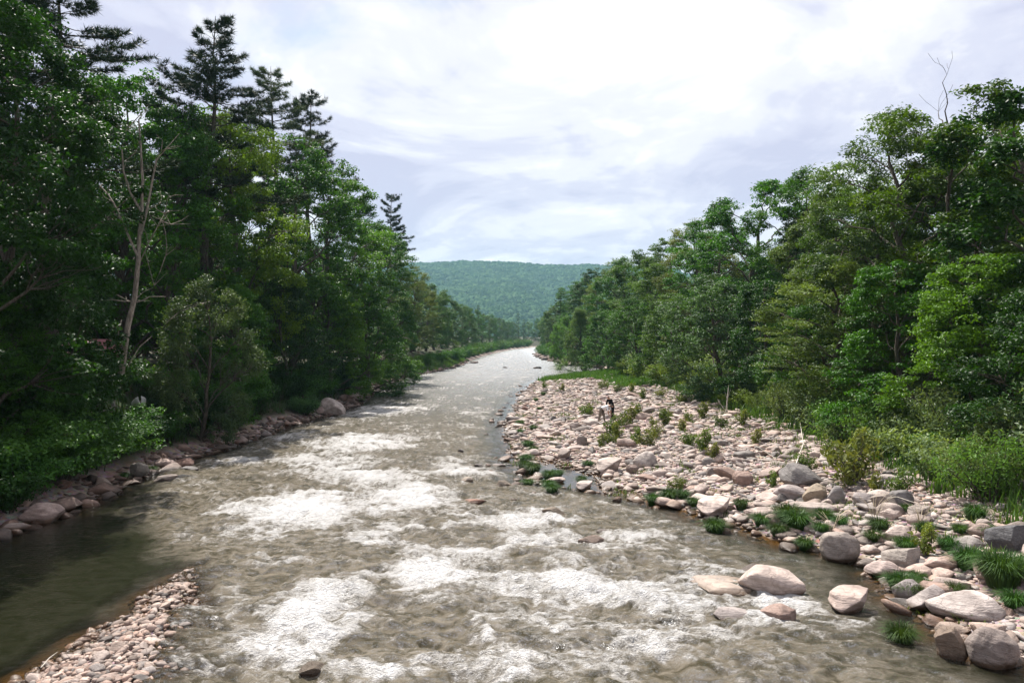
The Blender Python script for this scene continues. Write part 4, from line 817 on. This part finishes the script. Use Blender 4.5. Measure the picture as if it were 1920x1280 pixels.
# grass swards: bar tip and the left strip, plus undergrowth of the banks
def sward(name, x, y, hgt_, col, label, rng, per=7, wd=.025, lean=.5):
    n = len(x)*per; X = np.repeat(x, per)+rng.normal(0, .12, n); Y = np.repeat(y, per)+rng.normal(0, .12, n); Z = height(X, Y)-.03
    az = rng.uniform(0, 6.283, n); h_ = np.repeat(hgt_, per)*rng.uniform(.5, 1.15, n); le = rng.uniform(.05, lean, n)*h_; d = np.stack([np.cos(az), np.sin(az), 0*az], -1); s_ = np.stack([-np.sin(az), np.cos(az), 0*az], -1)*wd*rng.uniform(.7, 1.4, (n, 1))
    B = np.stack([X, Y, Z], -1); M_ = B+d*(le*.35)[:, None]+np.array([0, 0, 1.])*(h_*.6)[:, None]; Tp = B+d*le[:, None]+np.array([0, 0, 1.])*h_[:, None]
    V = np.stack([B-s_, B+s_, M_+s_*.8, M_-s_*.8, Tp], 1).reshape(-1, 3); k = np.arange(n)[:, None]*5
    F = np.concatenate([k+np.array([[0, 1, 2]]), k+np.array([[0, 2, 3]]), k+np.array([[3, 2, 4]])])
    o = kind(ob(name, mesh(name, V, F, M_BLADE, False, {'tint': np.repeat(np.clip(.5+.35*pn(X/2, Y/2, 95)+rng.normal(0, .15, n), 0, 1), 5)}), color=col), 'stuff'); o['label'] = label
gr_ = np.random.default_rng(41)
x, y = scatter(gr_, 0, 19, 15, 105, .30, lambda x, y: on_bar(x, y) & (fbm(x/1.6, y/2.4, 3, 93)+.25*sst(x-np.interp(y, YB, XB), -7, 0) > .30))
sward('bar_weeds', x, y, gr_.uniform(.12, .34, len(x)), (.080, .125, .026), 'ragged low weeds rooted between the bar stones', gr_, 7, .016, 1.0)
x, y = scatter(gr_, 2, 20, 84, 130, .42, lambda x, y: (height(x, y) > .02) & (x < np.interp(y, YB, XB)+2) & ((y > 104+2*pn(x/2, y/2, 96)) | (x > np.interp(y, YB, XB)-5+2*pn(x/3, y/3, 97))))
sward('bar_grass', x, y, gr_.uniform(.4, .8, len(x)), (.060, .145, .022), 'green grass growing over the tip of the bar', gr_, 7, .035)
x, y = scatter(gr_, -22, -8, 96, 200, .6, lambda x, y: (np.interp(y, YL, XL)-x > .3) & (np.interp(y, YL, XL)-x < 5))
sward('bank_grass', x, y, gr_.uniform(.4, .9, len(x)), (.070, .145, .030), 'bright grass on the far left bank', gr_, 7, .045)
x, y = scatter(gr_, 12, 24, 18, 84, .40, lambda x, y: (x-np.interp(y, YB, XB) > -1.0+.8*pn(x, y, 98)) & (x-np.interp(y, YB, XB) < 6))
sward('bank_undergrowth', x, y, gr_.uniform(.35, .9, len(x)), (.058, .125, .024), 'weeds and grass under the right bank scrub', gr_, 8, .026, .7)
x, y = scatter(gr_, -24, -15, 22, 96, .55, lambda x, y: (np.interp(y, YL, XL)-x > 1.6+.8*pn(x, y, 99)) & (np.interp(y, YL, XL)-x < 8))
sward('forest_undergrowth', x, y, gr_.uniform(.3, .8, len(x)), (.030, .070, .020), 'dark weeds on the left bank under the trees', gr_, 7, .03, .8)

# ------------------------------------------------------------------ driftwood
def wood_thing(name, P, rad, label, twigs=(), mat=M_DRIFT, k=5):
    a = Acc(); a.add(*tube(P, rad, k))
    for tp, tr_ in twigs: a.add(*tube(tp, tr_, 3))
    return tag(ob(name, a.mesh(name, mat)), label, 'driftwood')
x, D = gp(1490, 892, .75); x2, D2 = gp(1443, 790, .9); g0, g1 = H(x, D), H(x2, D2)
wood_thing('driftwood_pole', [(x, D, g0+.45), ((x+x2)/2-.3, (D+D2)/2-4, max(H((x+x2)/2, (D+D2)/2-4), .3)+.55), (x2, D2-5, H(x2, D2-5)+.7)], [.035, .026, .010], 'long bleached pole lying up the bar towards the scrub', [([(x, D+1, g0+.5), (x-.8, D+3.5, g0+.35)], [.02, .008]), ([(x, D+2, g0+.5), (x-.2, D+6, g0+.9)], [.02, .006])])
x, D = gp(1362, 770, 1.0); z = H(x, D)
wood_thing('driftwood_snag', [(x, D, z-.1), (x+.05, D, z+.7), (x+.12, D, z+1.5), (x+.15, D, z+2.0)], [.07, .05, .035, .01], 'upright bleached snag standing at the scrub edge', [([(x, D, z+.1), (x-.5, D-.2, z+.75), (x-.6, D, z+1.0)], [.03, .02, .006]), ([(x+.08, D, z+.9), (x-.1, D, z+1.5)], [.02, .006]), ([(x, D, z+.05), (x-.8, D-.6, z+.15)], [.03, .01]), ([(x+.1, D, z+1.1), (x+.3, D, z+1.7)], [.02, .005])])
x, D = gp(1620, 950, .5); z = H(x, D)
wood_thing('dry_twig', [(x, D, z+.1), (x+.5, D-1.2, z+.5), (x+1.1, D-2.6, z+.35)], [.018, .014, .006], 'thin dry stem arching between the blocks right of the pile')
x, D = gp(75, 1262, .25); x2, D2 = gp(106, 1232, .25)
wood_thing('driftwood_stick', [(x, D, .34), ((x+x2)/2, (D+D2)/2, .37), (x2, D2, .34)], [.012, .01, .006], 'short pale stick on the edge of the gravel spit')

# dry straw-coloured stems by the near tussocks
STRAW = plain('dry_stem', (.50, .42, .30), .8, .1, .2)
for i, (px, py) in enumerate([(1560, 1000), (1640, 985), (1725, 1000)]):
    x, D = gp(px, py, .3); z = H(x, D); a = Acc(); q = np.random.default_rng(60+i)
    for _ in range(16):
        az = q.uniform(0, 6.28); L = q.uniform(.4, 1.0); a.add(*tube([(x, D, z), (x+.25*L*math.cos(az), D+.25*L*math.sin(az), z+.6*L), (x+.6*L*math.cos(az), D+.6*L*math.sin(az), z+.85*L)], [.008, .006, .003], 3))
    tag(ob('dry_reed_clump', a.mesh('dry_reed_clump', STRAW)), ['straw-coloured dry stems beside the near left sedges', 'straw-coloured dry stems between the log-shaped stone and the leaning block', 'dry stems right of the pale egg-like stone'][i], 'reeds', 'dry stems')

# ------------------------------------------------------------------ cabin, boat, fence and chair seen through the left wood
def P3(px, py, D): return np.array([(px-960)*D/FPX, D, CAMH+(HORIZ-py)*D/FPX])
RED_ROOF = plain('red_roof', (.22, .085, .09), .5, .3); WALLM = plain('cabin_wall', (.10, .07, .05), .8, .1); WHITE = plain('white_hull', (.75, .75, .76), .4, .4, .08); RAIL = plain('grey_rail', (.28, .25, .22), .85, .1); GLASSM = plain('window_glass', (.02, .025, .03), .1, .5, .1); CHAIRM = plain('chair_wood', (.26, .13, .08), .7, .2)
cx_, cy_ = -23.8, 44.0; cz = H(cx_, cy_)+.75; e = ob('cabin', None, None, (cx_, cy_, cz), (0, 0, R(28)), .48)
for nm, bx_ in (('wall', (-3, 3, -2.2, 2.2, -2.4, 2.4)),): ob(nm, mesh(nm, *box(*bx_), WALLM), e)
for s_ in (-1, 1):
    V = np.array([(-3.5, s_*2.9, 2.05), (3.5, s_*2.9, 2.05), (3.5, 0, 3.9), (-3.5, 0, 3.9), (-3.5, s_*2.9, 2.17), (3.5, s_*2.9, 2.17), (3.5, 0, 4.02), (-3.5, 0, 4.02)]); ob('roof', mesh('roof', V, [(0, 1, 2, 3), (4, 7, 6, 5), (0, 4, 5, 1), (1, 5, 6, 2), (2, 6, 7, 3), (3, 7, 4, 0)], RED_ROOF), e)
for xw in (-1.6, 1.4):
    f = ob('window', mesh('window', *box(xw-.5, xw+.5, -2.25, -2.19, .9, 1.9), WHITE), e); ob('pane', mesh('pane', *box(xw-.42, xw+.42, -2.27, -2.24, .98, 1.82), GLASSM), f)
ob('door', mesh('door', *box(-.45, .45, -2.24, -2.19, -.2, 1.9), RED_ROOF), e)
tag(e, 'small cabin with a red roof glimpsed behind the dead tree', 'cabin')
# boat on the bank: hull lofted from stations
bx, by = (262-960)*41/FPX, 41.0; bz = H(bx, by)+.35; e = ob('rowing_boat', None, None, (bx, by, bz+.1), (R(8), R(-12), R(-62)), .62)
st = []; nu = 9
for xx in np.linspace(-1.5, 1.6, 9):
    hw = .55*math.sqrt(max(.0, 1-max(0, (xx+.3)/1.95)**2))+.02; top = .42+.16*max(0, xx/1.6)**2
    st.append([(xx, hw*math.sin(a_), top-(top+.12)*math.cos(a_)**1.0 if abs(a_) < 1.57 else top) for a_ in np.linspace(-1.57, 1.57, nu)])
V = np.array(st).reshape(-1, 3); hull = ob('hull', mesh('hull', V, gridfaces(9, nu), WHITE, True), e); hull.modifiers.new('thickness', 'SOLIDIFY').thickness = .04
for xx in (-.7, .35): ob('thwart', mesh('thwart', *box(xx-.12, xx+.12, -.47, .47, .28, .32), RAIL), e)
tag(e, 'small white boat drawn up among the left bank bushes', 'boat')
e = ob('rail_fence', None, None, (-17.8, 34, 0))
fy = [28.5, 31.2, 33.9, 36.6, 39.3]
for i, v in enumerate(fy):
    xx = -18.9-.12*(v-28); zz_ = H(xx, v); ob('post', mesh('post', *box(xx-.06+17.8, xx+.06+17.8, v-.06-34, v+.06-34, zz_-.3, zz_+1.05), RAIL), e)
for hh_ in (.45, .88):
    for i in range(4):
        xa, xb_ = -18.9-.12*(fy[i]-28), -18.9-.12*(fy[i+1]-28); ob('rail', mesh('rail', *tube([(xa+17.87, fy[i]-34, H(xa, fy[i])+hh_), (xb_+17.87, fy[i+1]-34, H(xb_, fy[i+1])+hh_)], .045, 5), RAIL), e)
tag(e, 'weathered post-and-rail fence along the top of the left bank', 'fence')
e = ob('rail_fence', None, None, (-22, 60, 0)); fy = [58, 61.5, 65, 68.5]
for v in fy:
    xx = -20.4; zz_ = H(xx, v); ob('post', mesh('post', *box(xx-.06+22, xx+.06+22, v-.06-60, v+.06-60, zz_-.3, zz_+1.1), RAIL), e)
for hh_ in (.5, .95):
    for i in range(3): ob('rail', mesh('rail', *tube([(1.67, fy[i]-60, H(-20.4, fy[i])+hh_), (1.67, fy[i+1]-60, H(-20.4, fy[i+1])+hh_)], .05, 5), RAIL), e)
tag(e, 'pale fence rails in the shade behind the round bush', 'fence')
bp = P3(92, 716, 34.5); bx, by = bp[0], 34.5; bz = H(bx, by); e = ob('garden_chair', None, None, (bx, by, bz), (0, 0, R(-40)))
for s_ in (-.28, .28):
    for nm, P in (('leg', [(s_, .35, 0), (s_, -.1, .42)]), ('leg', [(s_, -.35, 0), (s_, -.3, .55)]), ('arm', [(s_*1.15, .3, .6), (s_*1.15, -.4, .62)])): ob(nm, mesh(nm, *tube(P, .035, 4), CHAIRM), e)
for i in range(5): ob('slat', mesh('slat', *tube([(-.24+.12*i, .15, .35), (-.28+.14*i, .55, 1.15)], .045, 4), CHAIRM), e)
ob('seat', mesh('seat', *box(-.3, .3, -.35, .2, .38, .42), CHAIRM), e)
tag(e, 'brown wooden slatted chair in the shade at the left', 'chair')

# ------------------------------------------------------------------ two people bending over on the bar
def person(name, loc, rz, joints, edges, cols, label):
    """joints: name -> (xyz, radius, cloth index); a skinned skeleton made solid, coloured by nearest bone"""
    names = list(joints); V = [joints[n][0] for n in names]; E = [(names.index(a), names.index(b_)) for a, b_ in edges]
    me = bpy.data.meshes.new('sk'); me.from_pydata(V, E, []); o = bpy.data.objects.new('sk', me); COL.objects.link(o)
    o.modifiers.new('s', 'SKIN'); o.modifiers.new('u', 'SUBSURF').levels = 1
    for i, n in enumerate(names):
        r_ = joints[n][1]; me.skin_vertices[0].data[i].radius = r_ if hasattr(r_, '__len__') else (r_, r_); me.skin_vertices[0].data[i].use_root = (n == 'pelvis')
    bpy.context.view_layer.update(); m2 = bpy.data.meshes.new_from_object(o.evaluated_get(bpy.context.evaluated_depsgraph_get())); bpy.data.objects.remove(o)
    m2.name = name; m2.materials.clear()
    for c_ in cols: m2.materials.append(c_)
    P = np.array(V); segs = [(P[a], P[b_], joints[names[b_]][2]) for a, b_ in E]
    for p in m2.polygons:
        c_ = np.array(p.center); best = min(segs, key=lambda s_: np.linalg.norm(c_-(s_[0]+(s_[1]-s_[0])*np.clip(np.dot(c_-s_[0], s_[1]-s_[0])/(np.dot(s_[1]-s_[0], s_[1]-s_[0])+1e-9), 0, 1))))
        p.material_index = best[2]; p.use_smooth = True
    b_ = ob(name, m2, None, loc, (0, 0, rz)); return tag(b_, label, 'person', 'people on the bar')
SKIN = plain('skin', (.50, .30, .21), .55, .3, .1); WSH = plain('white_shirt', (.80, .81, .83), .8, .1, .05); TRO = plain('taupe_trousers', (.17, .145, .12), .85, .1, .2); BLK = plain('black_cloth', (.010, .010, .011), .85, .1, .2); HAIRM = plain('dark_hair', (.02, .014, .01), .6, .3, .2); SHO = plain('dark_shoe', (.02, .02, .02), .6, .3, .1)
def bent(fwd, hipz, back, arm_reach, stance, sleeves):
    # +X is the way the person bends
    J = {}; E = []
    J['pelvis'] = ((0, 0, hipz), .15, 1); a = back; up = lambda L, y=0, off=0: (math.cos(a)*L+off, y, hipz+math.sin(a)*L)
    J['waist'] = (up(.18), (.17, .15), 2); J['chest'] = (up(.40), (.20, .17), 2); J['neck'] = (up(.56), .07, 2); J['chin'] = (up(.64, 0, .02), .06, 0)
    hp = up(.74, 0, .04); J['head'] = ((hp[0], 0, hp[2]-.03), .105, 3); J['skull'] = ((hp[0]+.07*math.cos(a), 0, hp[2]+.02), .088, 3)
    J['nose'] = ((hp[0]+.06, 0, hp[2]-.13), .022, 0)
    E += [('pelvis', 'waist'), ('waist', 'chest'), ('chest', 'neck'), ('neck', 'chin'), ('chin', 'head'), ('head', 'skull'), ('head', 'nose')]
    for s_, sg in (('l', 1), ('r', -1)):
        st_ = stance[0] if sg > 0 else stance[1]
        J['hip'+s_] = ((0, sg*.09, hipz-.06), .125, 1); J['knee'+s_] = ((st_*.5+.03, sg*.11, hipz*.5), .09, 1); J['ankle'+s_] = ((st_, sg*.12, .08), .05, 1); J['toe'+s_] = ((st_+.17, sg*.13, .04), .042, 4)
        E += [('pelvis', 'hip'+s_), ('hip'+s_, 'knee'+s_), ('knee'+s_, 'ankle'+s_), ('ankle'+s_, 'toe'+s_)]
        sh = up(.48, sg*.19); J['sho'+s_] = (sh, .085, 2); el_ = (sh[0]+.10, sg*.22, sh[2]-.26); wr = (el_[0]+arm_reach, sg*.15, el_[2]-.24)
        J['elb'+s_] = (el_, .062, 2); J['wri'+s_] = (wr, .033, 2 if sleeves else 0); pm = (wr[0]+.03, sg*.14, wr[2]-.07); J['palm'+s_] = (pm, (.022, .04), 0)
        E += [('chest', 'sho'+s_), ('sho'+s_, 'elb'+s_), ('elb'+s_, 'wri'+s_), ('wri'+s_, 'palm'+s_)]
        for f, (dy, ln_) in enumerate(((-.03, .065), (-.01, .08), (.01, .085), (.03, .07))):
            J[f'f{f}{s_}'] = ((pm[0]+.01, pm[1]+dy, pm[2]-ln_*.6), .010, 0); J[f'g{f}{s_}'] = ((pm[0]-.008, pm[1]+dy*1.1, pm[2]-ln_*1.05), .008, 0); E += [('palm'+s_, f'f{f}{s_}'), (f'f{f}{s_}', f'g{f}{s_}')]
        J['th'+s_] = ((pm[0]+.035, pm[1]-sg*.045, pm[2]-.015), .011, 0); J['tt'+s_] = ((pm[0]+.045, pm[1]-sg*.05, pm[2]-.05), .009, 0); E += [('palm'+s_, 'th'+s_), ('th'+s_, 'tt'+s_)]
    return J, E
z_ = .5
for _ in range(5): x, D = gp(1128, 792, z_); z_ = H(x, D)+.08
J, E = bent(1, .92, R(20), .02, (.17, -.18), False); person('person', (x, D, z_), R(-30), J, E, [SKIN, TRO, WSH, HAIRM, SHO], 'person in white shirt and taupe trousers bending down with both arms lowered')
for _ in range(5): x, D = gp(1148, 787, z_); z_ = H(x, D)+.12
J, E = bent(1, .93, R(62), -.02, (.08, -.08), True); person('person', (x, D, z_), R(215), J, E, [SKIN, BLK, BLK, HAIRM, SHO], 'person dressed in black stooping beside the one in white')

# ------------------------------------------------------------------ haze
m, t = newmat('haze'); hz = t.n('ShaderNodeVolumePrincipled', {'Color': (.38, .68, .84, 1), 'Density': .000125, 'Anisotropy': .2})
t.n('ShaderNodeOutputMaterial', {'Volume': hz.outputs[0]})
haze = kind(ob('haze', mesh('haze', *box(-3000, 3000, -100, 4000, -4, 330), m)), 'stuff'); haze['label'] = 'thin blue summer haze in the valley air'
